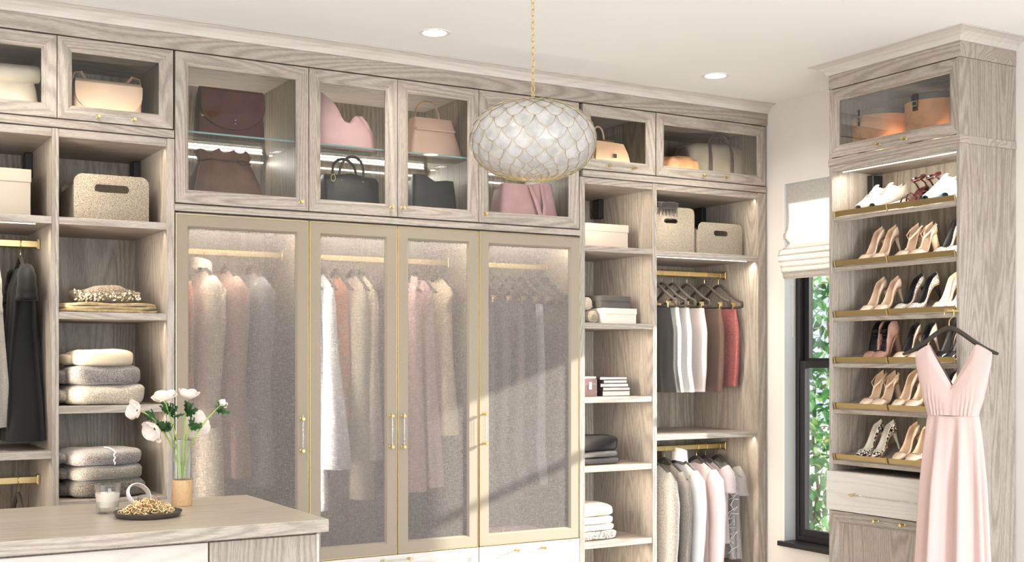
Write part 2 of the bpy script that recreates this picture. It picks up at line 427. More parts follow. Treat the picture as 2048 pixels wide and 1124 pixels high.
# open bays
SZ = [H+.606, H+.205, H-.197, H-.600]
def bay(x0, x1, zt, label, shelves, tw=(.018, .018), rods=(), leds=(), add_fill=True, face=(True, True)):
    cab = thing('open_shelf_unit', label, 'shelf unit', ((x0+x1)/2, YF+.3, 0))
    t0, t1 = tw
    wobj('side_panel', MB().box(x0, x0+t0, YF, YB, 0, zt), wood_v, cab)
    wobj('side_panel', MB().box(x1-t1, x1, YF, YB, 0, zt), wood_v, cab)
    wobj('back_panel', MB().box(x0, x1, YB, YB+.012, 0, zt), wood_i, cab)
    wobj('top_panel', MB().box(x0+t0, x1-t1, YF+.003, YB, zt-.036, zt), wood_x, cab)
    for z in shelves:
        wobj('shelf', MB().box(x0+t0, x1-t1, YF+.003, YB, z-.031, z), wood_x, cab)
    for z in rods:
        r = wobj('closet_rod', MB().box(x0+t0, x1-t1, 5.683, 5.697, z-.017, z+.017, .004), M['goldd'], cab)
        for xx in (x0+t0, x1-t1):
            s = 1 if xx < (x0+x1)/2 else -1
            wobj('rod_flange', MB().box(xx, xx+s*.014, 5.675, 5.705, z-.024, z+.024, .003), M['goldd'], r)
    for z in leds:
        strip_box(cab, (x0+t0+.02, x1-t1-.06, YF+.030, YF+.040, z-.0345, z-.0315))
        lamp('rod_light', 'AREA', ((x0+x1)/2, YF+.036, z-.040), (0, .35, -.93), 1.9*(x1-x0), WARM2, x1-x0-.1, .012, 2.2)
    wobj('power_box', MB().box(x1-t1-.034, x1-t1, YB-.11, YB-.045, zt-.15, zt-.038, .003), M['blackp'], cab)
    if add_fill:
        zs = [zt]+[z for z in shelves]+[.1]
        for k in range(len(zs)-1):
            hi = zs[k]-.045; lo = zs[k+1]+.01
            if hi-lo < .15: continue
            strip_box(cab, (x0+t0, x0+t0+.002, YF+.026, YF+.034, lo+.03, hi-.01), M['ledw'])  # hidden glowing strip added to go with the side fill
            lamp('side_fill', 'AREA', (x0+t0+.006, YF+.036, (lo+hi)/2), (1, .30, 0), 1.4*(hi-lo), WARM, .008, hi-lo-.03, 1.35)  # added fill for the front of each bay, no known fixture
            lamp('shelf_front_fill', 'AREA', ((x0+x1)/2, YF+.03, hi+.008), (0, .25, -.97), 1.5*(x1-x0), WARM, x1-x0-t0-t1-.04, .01, 2.4)  # added fill under each shelf front, no fixture there
    return cab
bayL0 = bay(.36, .955, SU-.04, 'open hanging bay at the left edge with the black dress', [H+.606, H-.385], (.018, .014), (H+.51, H-.527), (H+.606,))
bayL1 = bay(.955, 1.457, SU-.04, 'open shelf bay with felt basket and folded sweaters', SZ+[H-1.0], (.014, .034))
bayR1 = bay(3.612, 4.111, SU-.04, 'open shelf bay with boxes, books and folded jeans', [H+.614, H+.2, H-.2, H-.572, H-.982], (.033, .014))
bayR2 = bay(4.111, 4.925, SU-.04, 'open hanging bay in the corner with skirts and jackets', [H+.609, H-.416], (.015, .058), (H+.51, H-.518), (H+.609,))

# wardrobes with linen framed mesh doors and drawers beneath
DT, DB = H+.650, H-.947
def wardrobe(x0, x1, splits, label, knobs, pulls):
    cab = thing('wardrobe', label, 'wardrobe', ((x0+x1)/2, YF+.3, 0))
    carcass(cab, x0+.001, x1-.001, DB-.02, CU-.037)
    wobj('side_panel', MB().box(x0+.001, x0+.019, YF+.021, YB, 0, DB-.021), wood_i, cab)
    wobj('side_panel', MB().box(x1-.019, x1-.001, YF+.021, YB, 0, DB-.021), wood_i, cab)
    xs = [x0]+splits+[x1]
    for i in range(len(xs)-1):
        kn = [k for k in knobs if xs[i] < k[0] < xs[i+1]]
        door(cab, face_main, xs[i]+.002, xs[i+1]-.002, DB+.002, DT, kind='linen', fw=.061, knobs=kn, bar=(*kn[0], *kn[1]))
    r = wobj('closet_rod', MB().box(x0+.019, x1-.019, 5.683, 5.697, H+.493, H+.527, .004), M['goldd'], cab)
    wobj('rod_flange', MB().box(x1-.033, x1-.019, 5.675, 5.705, H+.483, H+.537, .003), M['goldd'], r)
    strip_box(cab, (x0+.03, x1-.03, YF+.06, YF+.07, CU-.060, CU-.056))
    lamp('wardrobe_light', 'AREA', ((x0+x1)/2, YF+.065, CU-.063), (0, .35, -.93), 11*(x1-x0), WARM2, x1-x0-.06, .05)
    lamp('wardrobe_side_light', 'AREA', (x0+.03, YF+.045, (DB+DT)/2+.1), (.6, .8, 0), 3.2+2*len(splits), (1, .95, .88), .02, 1.4, 2.6)  # added fill on the hanging clothes, no known fixture at this jamb
    for i in range(len(pulls)):
        pts, a, b = pulls[i]
        for z0, z1 in ((DB-.245, DB-.003), (.10, DB-.249)):
            kk = [(p[0], p[1] if z1 > DB-.1 else p[1]-.2) for p in pts]
            d = door(cab, face_main, a+.001, b-.001, z0, z1, pane=False, panel_mat=pale_x, mv=pale_x, mh=pale_x, fw=.055, knobs=kk if kk else (), bar=(*kk[0], *kk[1]) if kk else None, name='drawer')
    return cab
k1 = knob_at((607, 838), (607, 902)); k2 = knob_at((786, 832), (786, 894), (810, 832), (810, 894)); k3 = knob_at((974, 828), (974, 887))
def vpull(ps): return [(ps[0][0], ps[0][1]), (ps[0][0], ps[1][1])]
k1, k3 = vpull(k1), vpull(k3); k2 = vpull(k2[:2])+vpull(k2[2:])
wardrobe(1.459, 2.086, [], 'mesh-door wardrobe holding the cream, pink and grey coats', k1, [([], 1.459, 2.086)])
wardrobe(2.086, 2.998, [2.543], 'double mesh-door wardrobe with the white and pink dresses', k2, [(knob_at((770, 1123), (822, 1118)), 2.086, 2.998)])
wardrobe(2.998, 3.612, [], 'mesh-door wardrobe with hanging trousers and pink clothes below', k3, [(knob_at((1037, 1101), (1090, 1096)), 2.998, 3.612)])

# ---------------------------------------------------------------- shoe tower
tw = thing('shoe_tower', 'tall greywashed shoe cabinet with slanted shelves beside the window', 'cabinet', ((XT+XW)/2, (TY0+TY1)/2, 0))
TX1 = XW-.004
for (a, b) in ((TY0, TY0+.019), (TY1-.019, TY1)):
    wobj('side_panel', MB().box(XT+.001, TX1, a, b, 0, FB-.001), wood_v, tw)
wobj('back_panel', MB().box(4.872, 4.884, TY0+.019, TY1-.019, 0, FB-.02), wood_i, tw)
wobj('top_panel', MB().box(XT+.02, 4.872, TY0+.019, TY1-.019, FB-.04, FB-.02), wood_y, tw)
wobj('fascia', MB().box(XT, TX1, TY0-.003, TY1+.003, FB, FT), wood_y, tw)
wobj('rail', MB().box(XT-.003, TX1, TY0-.005, TY1+.003, H+.985, H+1.022), wood_y, tw)
wobj('rail', MB().box(XT, XT+.02, TY0+.019, TY1-.019, H+.955, H+.985), wood_y, tw)
wobj('shelf', MB().box(XT+.02, 4.872, TY0+.019, TY1-.019, H+.965, H+.985), wood_y, tw)
kt = [(on_x(1750, 287, XT-.03).y, on_x(1750, 287, XT-.03).z), (on_x(1803, 277, XT-.03).y, 0)]; kt[1] = (kt[1][0], kt[0][1])
door(tw, face_tower, TY0+.001, TY1-.001, H+1.027, FB-.005, knobs=kt, bar=(*kt[0], *kt[1]), mh=wood_y)
strip_box(tw, (XT+.035, XT+.043, TY0+.03, TY1-.06, H+.950, H+.954))
strip_box(tw, (XT+.026, XT+.034, TY0+.06, TY1-.06, H+1.023, H+1.027), M['ledw'])
lamp('hatbox_light', 'AREA', (XT+.035, (TY0+TY1)/2, H+1.04), (.93, 0, .28), 2.4, WARM, .62, .01, 2.2)
lamp('shoe_light', 'AREA', (XT+.045, (TY0+TY1)/2, H+.945), (.35, 0, -.93), 3.4, WARM2, .7, .012)
ROWS = [.704, .453, .198, -.035, -.266, -.524]
TILT = math.radians(16)
for i, zr in enumerate(ROWS):
    # board: front bottom edge at zr-ish, back raised
    zb = H+zr-.004; L = .300; ca, sa = math.cos(TILT), math.sin(TILT)
    def sl(a, h): return (XT+.012+a*ca-h*sa, zb+a*sa+h*ca)
    q = [sl(0, 0), sl(L, 0), sl(L, .02), sl(0, .02)]
    mb = MB(); a, b = TY0+.020, TY1-.020
    mb.add([(x, y, z) for y in (a, b) for x, z in q], [(0, 1, 2, 3), (7, 6, 5, 4), (0, 4, 5, 1), (1, 5, 6, 2), (2, 6, 7, 3), (3, 7, 4, 0)])
    wobj('shelf', mb, wood_y, tw)
    f0 = sl(.012, .026); f1 = sl(.012, .052)
    mb = MB(); hx = .002
    qq = [(f0[0]-hx, f0[1]), (f0[0]+hx, f0[1]), (f1[0]+hx, f1[1]), (f1[0]-hx, f1[1])]
    mb.add([(x, y, z) for y in (a+.012, b-.012) for x, z in qq], [(0, 1, 2, 3), (7, 6, 5, 4), (0, 4, 5, 1), (1, 5, 6, 2), (2, 6, 7, 3), (3, 7, 4, 0)])
    fen = wobj('shoe_fence', mb, M['goldd'], tw)
    for yy in (a+.012, (a+b)/2+.03, b-.012):
        p0 = sl(.006, .019); p1 = sl(.006, .056)
        wobj('fence_post', MB().tube([(p0[0], yy, p0[1]), (p1[0], yy, p1[1])], .0042, 6), M['goldd'], fen)
    hi = H+(ROWS[i-1] if i else .93)-.02; lo = H+zr+.05
    lamp('shoe_side_light', 'AREA', (XT+.03, TY0+.028, (hi+lo)/2), (.5, 1, 0), .62, WARM2, .008, max(.1, hi-lo-.03), 2.0)
wobj('bottom_rail', MB().box(XT+.002, 4.872, TY0+.019, TY1-.019, H-.578, H-.560), wood_y, tw)
wobj('power_box', MB().box(4.80, 4.872, TY1-.06, TY1-.0195, H+.85, H+.955, .003), M['blackp'], tw)
dr = wobj('drawer', MB().box(XT-.018, XT, TY0+.001, TY1+.001, H-.757, H-.562, .0015), pale_y, tw)
q0, q1 = on_x(1690, 986, XT-.045), on_x(1703, 985, XT-.045)
for yy in (4.325, 3.905): wobj('knob', knob_post(face_tower, yy, H-.668, .018), M['gold'], dr, True)
wobj('handle', MB().cyl((XT-.044, 4.34, H-.668), (XT-.044, 3.89, H-.668), .0042, 10), M['lucite'], dr, True)
hm = on_x(1747, 1043, XT-.03); h2 = on_x(1800, 1050, XT-.03)
door(tw, face_tower, TY0+.001, TY1-.001, .12, H-.763, pane=False, panel_mat=wood_v, mh=wood_y, knobs=[(hm.y, hm.z), (h2.y, hm.z)], bar=(hm.y, hm.z, h2.y, hm.z), name='hamper_door')
wobj('base', MB().box(XT+.03, TX1, TY0+.02, TY1-.02, 0, .118), wood_y, tw)
wobj('valet_rod', MB().cyl((4.468, 3.718, H+.222), (XT+.002, 3.718, H+.222), .006, 12).add(*(lambda m: (m.v, m.f))(MB().cyl((4.462, 3.718, H+.222), (4.470, 3.718, H+.222), .011, 14))), M['gold'], tw, True)

# ---------------------------------------------------------------- island
IX, IY0, IY1, IZ = 1.540, 3.807, 4.655, H-.53
isl = thing('island_cabinet', 'greywashed island chest with pale drawers under the countertop', 'cabinet', (.5, 4.2, 0))
tag(obj('countertop', MB().box(-.45, IX, IY0, IY1, IZ-.0425, IZ, .002), top_x), 'thick light wood countertop of the island', 'countertop')
ctop = [o for o in C.objects if o.name == 'countertop'][0]
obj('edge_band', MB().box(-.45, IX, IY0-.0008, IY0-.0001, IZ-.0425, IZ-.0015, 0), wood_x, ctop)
wobj('body', MB().box(-.42, IX-.034, IY0+.045, IY1-.04, .08, IZ-.043), wood_v, isl)
wobj('end_panel', MB().box(IX-.033, IX-.022, IY0+.028, IY1-.03, .02, IZ-.050), pale_y, isl)
bx = on_z(419, 1090, IZ-.07); XD = on_y(419, 1095, IY0+.02).x
wobj('front_panel', MB().box(XD+.002, IX-.034, IY0+.024, IY0+.044, .08, IZ-.052), wood_v, isl)
for k, (a, b) in enumerate(((IZ-.25, IZ-.052), (IZ-.50, IZ-.254), (.09, IZ-.504))):
    wobj('drawer', MB().box(-.41, XD-.003, IY0+.024, IY0+.044, a, b, .0015), pale_x, isl)
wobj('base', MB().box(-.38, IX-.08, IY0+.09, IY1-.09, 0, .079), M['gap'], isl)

# ---------------------------------------------------------------- window and roman shade
win = struct('window_1', loc=(XW+.1, WY1, WZ0), label='tall black double-hung window behind the shoe tower')
WC = (WY0+WY1)/2
def wpart(name, mb, mat, par=win, smooth=False): return wobj(name, mb, mat, par, smooth)
mb = MB()
for (a, b, c, d) in ((WY1-.003, WY1, WZ0, WZ1), (WY0, WY0+.003, WZ0, WZ1), (WY0, WY1, WZ1-.003, WZ1)): mb.box(XW-.0005, XW+.085, a, b, c, d, 0)
wpart('reveal', mb, M['reveal'])
def fr(mb, x0, x1, y0, y1, z0, z1, w_):
    mb.box(x0, x1, y0, y0+w_, z0, z1); mb.box(x0, x1, y1-w_, y1, z0, z1); mb.box(x0, x1, y0+w_, y1-w_, z0, z0+w_); mb.box(x0, x1, y0+w_, y1-w_, z1-w_, z1); return mb
a0, a1 = WY0+.004, WY1-.004
wpart('frame', fr(MB(), XW+.085, XW+.17, a0, a1, WZ0, WZ1-.004, .028), M['black'])
MR = H-.005
lo = wpart('lower_sash', fr(MB(), XW+.092, XW+.125, a0+.028, a1-.028, WZ0+.028, MR, .040), M['black'])
wpart('glass_pane', MB().box(XW+.106, XW+.110, a0+.066, a1-.066, WZ0+.066, MR-.038, 0), M['wglass'], lo)
up = wpart('upper_sash', fr(MB(), XW+.128, XW+.160, a0+.028, a1-.028, MR-.02, WZ1-.034, .036), M['black'])
wpart('glass_pane', MB().box(XW+.142, XW+.146, a0+.062, a1-.062, MR+.014, WZ1-.068, 0), M['wglass'], up)
wpart('sash_lock', MB().box(XW+.085, XW+.110, WC-.03, WC+.03, MR+.001, MR+.014, .003), M['silver'], lo)
wpart('sill', MB().box(XW-.028, XW+.17, WY0-.04, WY1+.03, WZ0-.029, WZ0-.002, .002), M['black'])
mb = MB()
for k in range(34): mb.box(XW+.052, XW+.056, a1-.014, a1-.010, H+.53-k*.012, H+.538-k*.012, .001)
cord = wpart('shade_chain', mb, M['white']); cord['kind'] = 'stuff'
lin_m = NT('roman_shade_linen'); vv = lin_m.coords((1, 1, .1)); n1 = lin_m.noise(vv, 500, 2, .7); n2 = lin_m.noise(lin_m.coords((1, .1, 1)), 500, 2, .7)
lc = lin_m.ramp(lin_m.math('MULTIPLY', lin_m.math('ADD', n1, n2), .5), [(.4, lin((214, 208, 202))), (.6, lin((240, 236, 232)))])
lin_m.l(lc, lin_m.b.inputs['Base Color']); lin_m.b.inputs['Roughness'].default_value = .9
tl = lin_m.n('ShaderNodeBsdfTranslucent'); lin_m.l(lc, tl.inputs[0]); mx = lin_m.n('ShaderNodeMixShader'); mx.inputs[0].default_value = .6
lin_m.l(lin_m.b.outputs[0], mx.inputs[1]); lin_m.l(tl.outputs[0], mx.inputs[2]); lin_m.l(mx.outputs[0], lin_m.out.inputs[0])
sh = thing('roman_shade', 'pale linen roman shade with stacked folds at the window top', 'window shade', (XW+.02, WC, WZ1-.05))
zt, zf = WZ1-.010, H+.625
prof = [(.000, zt), (.000, zt-.12), (.004, zt-.2), (-.002, zt-.25), (-.016, zt-.285), (-.014, zt-.31), (.010, zt-.335), (.004, zt-.345), (-.02, zt-.37), (-.045, zf+.01), (-.06, zf-.028)]
def sheet(prof, y0, y1, t=.004, n=12):
    rings = []
    for k in range(n+1):
        y = y0+(y1-y0)*k/n; wv = .0015*math.sin(k*1.7)
        rings.append([(XW+.012+x+wv, y, z) for x, z in prof]+[(XW+.012+x+wv+t, y, z) for x, z in prof[::-1]])
    return MB().loft(rings, True, True, True)
wobj('shade_panel', sheet(prof, WY0+.01, WY1+.006), lin_m.m, sh)
for k in range(4):
    z = zf-.02-k*.032; x = -.058+k*.009
    wobj('fold', sheet([(x+.03, z+.01), (x, z-.004), (x-.001, z-.03), (x+.012, z-.042)], WY0+.01, WY1+.004-k*.004, .008), lin_m.m, sh)
wobj('hem', sheet([(.006, zf-.10), (.006, H+.478)], WY0+.01, WY1-.006, .003), lin_m.m, sh)
# evergreen shrub outside
lf = []
for c in ((58, 118, 62), (88, 150, 84), (36, 84, 44), (142, 178, 104)):
    t = NT('leaf_green'); t.b.inputs['Base Color'].default_value = (*lin(c), 1); t.b.inputs['Roughness'].default_value = .4
    tl = t.n('ShaderNodeBsdfTranslucent'); tl.inputs[0].default_value = (*lin(tuple(min(255, v*1.2) for v in c)), 1); mx = t.n('ShaderNodeMixShader'); mx.inputs[0].default_value = .3
    t.l(t.b.outputs[0], mx.inputs[1]); t.l(tl.outputs[0], mx.inputs[2]); t.l(mx.outputs[0], t.out.inputs[0]); lf.append(t.m)
def leaf_pts(L=.085, wd=.02):
    mb = MB(); rows = []
    for i in range(6):
        s = i/5; hw = wd*math.sin(PI*min(1, s*.94+.03))**.8; z = -.012*s*s*L/.085*3
        rows.append([(s*L, -hw, z+.004), (s*L, 0, z), (s*L, hw, z+.004)])
    return mb.loft(rows, False)
sc0 = on_x(1628, 820, 6.25); sc0.z = -.3
shrub = thing('evergreen_shrub', 'tall green leafy shrub growing outside the window', 'shrub', tuple(sc0))
rnd = random.Random(5)
for k in range(7):
    x, y = rnd.uniform(-.3, .5), rnd.uniform(-.4, .5); pts = [(x+.06*math.sin(j+k), y+.06*math.cos(j*1.3+k), j*.4) for j in range(9)]
    obj('stem', MB().tube(pts, [.014-.001*j for j in range(9)], 6), plain('bark', (110, 90, 66), .9), shrub, True)
bases = [obj('leaf', leaf_pts(), m, shrub, True) for m in lf]
def leaf_tf(): 
    z = rnd.uniform(.35, 3.1); thin = 1
    return Vector((rnd.uniform(-.35, .55), rnd.uniform(-.45, .6), z)), (rnd.uniform(-.8, .8), rnd.uniform(-.6, 1.1), rnd.uniform(0, 6.3))
for b in bases: b.location, b.rotation_euler = leaf_tf()
for k in range(285):
    o = bases[(k*7+k//5) % 4].copy(); C.objects.link(o); o.parent = shrub; p, r = leaf_tf()
    o.location = (p.x*.5-.3, p.y, p.z); o.rotation_euler = r; s = rnd.uniform(.8, 1.35); o.scale = (s, s, s)
for mi in range(4):
    base = leaf_pts(); mb = MB()
    for k in range(640 if mi != 3 else 300):
        p, r = leaf_tf(); s = rnd.uniform(.7, 1.3)
        if p.z > 1.9 and rnd.random() < .35: continue
        mt = Matrix.Translation(p) @ (Matrix.Rotation(r[2], 4, 'Z') @ Matrix.Rotation(r[1], 4, 'Y') @ Matrix.Rotation(r[0], 4, 'X')) @ Matrix.Scale(s, 4)
        mb.add([mt @ Vector(v) for v in base.v], base.f)
    o = obj('foliage', mb, lf[mi], shrub, True); o['kind'] = 'stuff'

# ---------------------------------------------------------------- recessed ceiling lights
spots = [(2.527, 4.97, 'recessed ceiling light between the centre wardrobes and the pendant chain'), (4.181, 4.969, 'recessed ceiling light near the window corner'),
         (.875, 4.97, 'recessed ceiling light above the left shelf bays'), (.9, 3.0, 'recessed ceiling light over the near side of the island'), (4.0, 2.9, 'recessed ceiling light in front of the tower side')]
for x, y, lb in spots:
    t = thing('ceiling_light', lb, 'ceiling light', (x, y, CZ-.001), group='recessed ceiling lights')
    obj('trim_ring', MB().lathe([(.054, 0), (.054, -.002), (.060, -.004), (.072, -.004), (.076, 0)], 40, cap0=False, cap1=False), M['white'], t, True)
    obj('lens', MB().lathe([(.0, -.0015), (.054, -.0015)], 40, cap0=False, cap1=False), M['downl'], t)
    lamp('downlight', 'AREA', (x, y, CZ-.008), (0, 0, -1), 6, (1, .94, .86), .1, spread=2.5, shape='DISK')

# ---------------------------------------------------------------- pendant
pc = on_y(1066, 281, 3.55); PR, PZ = .2125, .130
pen = thing('pendant_light', 'squashed globe pendant of overlapping white shell scales on a gold chain', 'pendant light', (pc.x, pc.y, pc.z-PZ))
shell = NT('capiz_shell'); sn = shell.noise(shell.coords(rnd=True), 22, 3, .6)
scx = shell.ramp(sn, [(.35, lin((196, 193, 190))), (.65, lin((222, 219, 216)))])
shell.l(scx, shell.b.inputs['Base Color']); shell.b.inputs['Roughness'].default_value = .22; shell.b.inputs['Coat Weight'].default_value = .3
tl = shell.n('ShaderNodeBsdfTranslucent'); shell.l(scx, tl.inputs[0]); mx = shell.n('ShaderNodeMixShader'); mx.inputs[0].default_value = .42
shell.l(shell.b.outputs[0], mx.inputs[1]); shell.l(tl.outputs[0], mx.inputs[2]); shell.l(mx.outputs[0], shell.out.inputs[0])
def psurf(lon, ph, off=0):
    def pw(v, e): return math.copysign(abs(v)**e, v)
    r = (PR+off)*pw(math.cos(ph), .82); return Vector((r*math.cos(lon), r*math.sin(lon), (PZ+off)*pw(math.sin(ph), .95)+PZ))
# equal steps along the meridian
phs = [PI/2*.93-i*.002 for i in range(int(PI*.945/.002))]; acc = [0]
for i in range(1, len(phs)): acc.append(acc[-1]+(psurf(0, phs[i])-psurf(0, phs[i-1])).length)
def ph_at(d):
    lo_, hi_ = 0, len(acc)-1
    while lo_ < hi_-1:
        m_ = (lo_+hi_)//2
        if acc[m_] < d: lo_ = m_
        else: hi_ = m_
    return phs[lo_]
NR, NC = 16, 18; tot = acc[-1]-.028
ds = [0]; step0 = 1.0
ws_ = [1.25-.7*abs((r-5.5)/10)**1.1 for r in range(NR)]; sw = sum(ws_)
dist = [tot*sum(ws_[:r])/sw for r in range(NR+1)]
for r in range(NR):
    d0 = dist[r]; hgt = (dist[r+1]-dist[r])*2.15; mb = MB(); dl = PI/NC; rows = []
    nb, na = 6, 8
    bs = [0, .3, .5, .7, .87, 1.0]; rim = []
    for b in bs:
        hw = 1 if b < .3 else math.sqrt(max(0, 1-((b-.3)/.7)**2)); ph = ph_at(min(acc[-1]-.001, d0+b*hgt))
        rows.append([psurf(a/na*2*dl*hw-dl*hw, ph, .0012+.0042*b-.0006) for a in range(na+1)])
    back = [[p-Vector((p.x, p.y, p.z-PZ)).normalized()*.0012 for p in q] for q in rows]
    mb.loft(rows, False); mb.loft(back, False)
    rp = []
    for k in range(17):
        al = PI*k/16; b = .3+.7*math.sin(al); ph = ph_at(min(acc[-1]-.001, d0+b*hgt)); rp.append(psurf(math.cos(al)*dl*.99, ph, .0014+.0042*b))
    mb.tube(rp, .0007, 5, mi=1)
    me0 = None
    for c in range(NC):
        rot = (c+.5*(r % 2))*2*PI/NC
        if me0 is None: o = obj('shell_scale', mb, [shell.m, M['gold']], pen, True, angle=180); me0 = o
        else: o = me0.copy(); C.objects.link(o); o.parent = pen
        o.rotation_euler = (0, 0, rot)
obj('top_cap', MB().lathe([(.0, .012), (.02, .012), (.034, .006), (.045, 0), (.045, -.004)], 28, (0, 0, 2*PZ-.001)), M['gold'], pen, True)
obj('bulb', sph(MB(), (0, 0, PZ+.01), .028, .028, .036), emit('warm_bulb', (1, .8, .55), 8), pen, True)
obj('bulb_holder', MB().cyl((0, 0, PZ+.04), (0, 0, 2*PZ+.01), .012, 14), M['gold'], pen, True)
lamp('pendant_lamp', 'POINT', (pc.x, pc.y, pc.z-.02), None, 1.7, (1, .86, .66), .03)
zc = 2*PZ+.012; pz0 = pc.z-PZ; cl = MB()
cl.tube([(.0065*math.cos(a), 0, .0125*math.sin(a)) for a in [2*PI*k/16 for k in range(16)]], .0016, 6, closed=True)
k = 0; me0 = None; pitch = .0218
while pz0+zc+.012+k*pitch < CZ-.03:
    if me0 is None: o = me0 = obj('chain_link', cl, M['gold'], pen, True)
    else: o = me0.copy(); C.objects.link(o); o.parent = pen
    o.location = (0, 0, zc+.012+k*pitch); o.rotation_euler = (0, 0, .5+(k % 2)*PI/2); k += 1
obj('canopy', MB().lathe([(.0, -.028), (.012, -.028), (.05, -.018), (.062, 0)], 28, (0, 0, CZ-.0008-pz0)), M['gold'], pen, True)

# ---------------------------------------------------------------- hangers and garments
def hanger_parts(root, bar=False, hook_mat=None, w_=.212, mat=None):
    mb = MB(); top = -.078; pts = []
    n = 26
    for i in range(n+1):
        t = -1+2*i/n; a = abs(t); z = top-.098*(.5-.5*math.cos(PI*min(1, a*1.02)))**.8-.012*a**6
        pts.append((w_*t, 0, z))
    if bar:
        zz = pts[0][2]; cr = []
        for i in range(1, 7): al = PI/2*i/6; cr.append((w_+.004*math.sin(al)-.0, 0, zz-.03*math.sin(al)*.9))
        L_ = [(-x, y, z) for x, y, z in cr][::-1]
        pts = pts+cr; q = [(w_-.01, 0, zz-.030), (0, 0, zz-.031), (-w_+.01, 0, zz-.030)]
        mb.tube(pts+q+L_[:3], [.0100]*(len(pts)+6), 8, closed=True, flat=.75, upv=(0, 0, 1) if False else (0, 1, 0))
    else:
        mb.tube(pts, [.006+.0042*(1-abs(-1+2*i/n)**6) for i in range(n+1)], 8, flat=1.0)
    obj('hanger_body', mb, mat or M['hanger'], root, True)
    R_ = .0215; hp = [(R_*math.cos(a), 0, -R_+.002+R_*math.sin(a)) for a in [PI*1.08-(PI*1.45)*k/14 for k in range(15)]]
    e = hp[-1]; hp += [(.006, 0, -R_*2+.002), (0, 0, -R_*2-.008), (0, 0, top+.004)]
    obj('hook', MB().tube(hp, .0019, 7), hook_mat or M['gold'], root, True)
def hanger(label, x, y, z, rz=-PI/2, bar=False, group=None, clips=False):
    t = thing('clothes_hanger', label, 'hanger', (x, y, z), rz, group)
    hanger_parts(t, bar)
    if clips:
        for cx in (-.135, .135):
            m = MB().box(cx-.011, cx+.011, -.011, .011, -.226, -.196, .002).box(cx-.004, cx+.004, -.016, .016, -.198, -.188, .001)
            obj('clip', m, M['gold'], t)
    return t
def lerp_tab(tab, s):
    for (a, va), (b, vb) in zip(tab, tab[1:]):
        if s <= b: 
            k = (s-a)/(b-a) if b > a else 0; k = k*k*(3-2*k)*.5+k*.5; return va+(vb-va)*k
    return tab[-1][1]
def cloth_mesh(ws, L, drop=.10, neck=(.05, .03), wtab=((0, 1), (1, 1)), thick=((0, .012), (.12, .045), (1, .05)), nf=5, amp=.012, n=64, m=26, seed=0, vneck=False, backneck=None, cut=None):
    r = random.Random(seed); p1, p2 = r.uniform(0, 6), r.uniform(0, 6); rings = []
    for j in range(m+1):
        v = (j/m)**1.15; ring = []; hw = ws*lerp_tab(wtab, v); tk = lerp_tab(thick, v)
        for i in range(n):
            th = 2*PI*i/n; cx = math.copysign(abs(math.cos(th))**.75, math.cos(th)); x = hw*cx; fb = -1 if math.sin(th) < 0 else 1
            x0 = ws*cx; a = abs(x0)/ws
            y = tk*math.copysign(abs(math.sin(th))**.8, math.sin(th))*1.0
            f = amp*(v**.8)*(math.sin(nf*cx*2.2+p1+(0 if fb < 0 else 1.7))+.45*math.sin(nf*cx*4.7+p2))
            y += f*min(1, abs(math.sin(th))*2)
            x += amp*.35*v*math.sin(nf*2*th+p2)
            zt_ = -drop*a**1.25
            nw, nd = neck; nd2 = nd if fb < 0 else (backneck if backneck is not None else nd*.4)
            if abs(x0) < nw: k = abs(x0)/nw; zt_ -= nd2*((1-k) if vneck else math.sqrt(1-k*k))
            zz = (1-v)*zt_-v*L
            ring.append((x, y, zz))
        rings.append(ring)
    return MB().loft(rings, True)
def garment(name, label, cat, x, y, z, mat, ws=.205, L=.9, rz=-PI/2, group=None, sleeve=None, collar=None, trim=None, **kw):
    t = thing(name, label, cat, (x, y, z-.074), rz, group)
    obj('body', cloth_mesh(ws, L, **kw), mat, t, True, angle=180)
    if sleeve:
        Ls, r0, r1, fwd = sleeve; dr = kw.get('drop', .10)
        for s in (-1, 1):
            pts = []; rr = []
            for k in range(11):
                v = k/10; pts.append((s*(ws*.86-r0*.45+.045*math.sin(min(1, v*2.2)*PI/2)+.0*v), -fwd*v**1.6, -dr*.72-.03*v-v*Ls)); rr.append(max(.004, (r0+(r1-r0)*v)*(1 if k else .35)*(1+.04*math.sin(k*2.1+s))))
            obj('sleeve', MB().tube(pts, rr, 12, flat=.62, upv=(1, 0, 0)), mat, t, True, angle=180)
    if collar:
        hgt, rx = collar
        rings = [[(rx*(1-.1*q)*math.cos(a), .045*(1-.12*q)*math.sin(a), -.028+q*hgt-.012*math.sin(a)) for a in [2*PI*i/24 for i in range(24)]] for q in (0, .35, .7, 1)]
        obj('collar', MB().loft(rings, True), mat, t, True, angle=180)
    return t
F = {}
def fab(key, c, c2=None, **kw): F[key] = fabric(key, c, c2, **kw); return F[key]
def xrod(px, Y=5.69): return on_y(px, 500, Y).x
RZ1, RZ2 = H+.51+.0185, H-.518+.0185; RY = 5.69
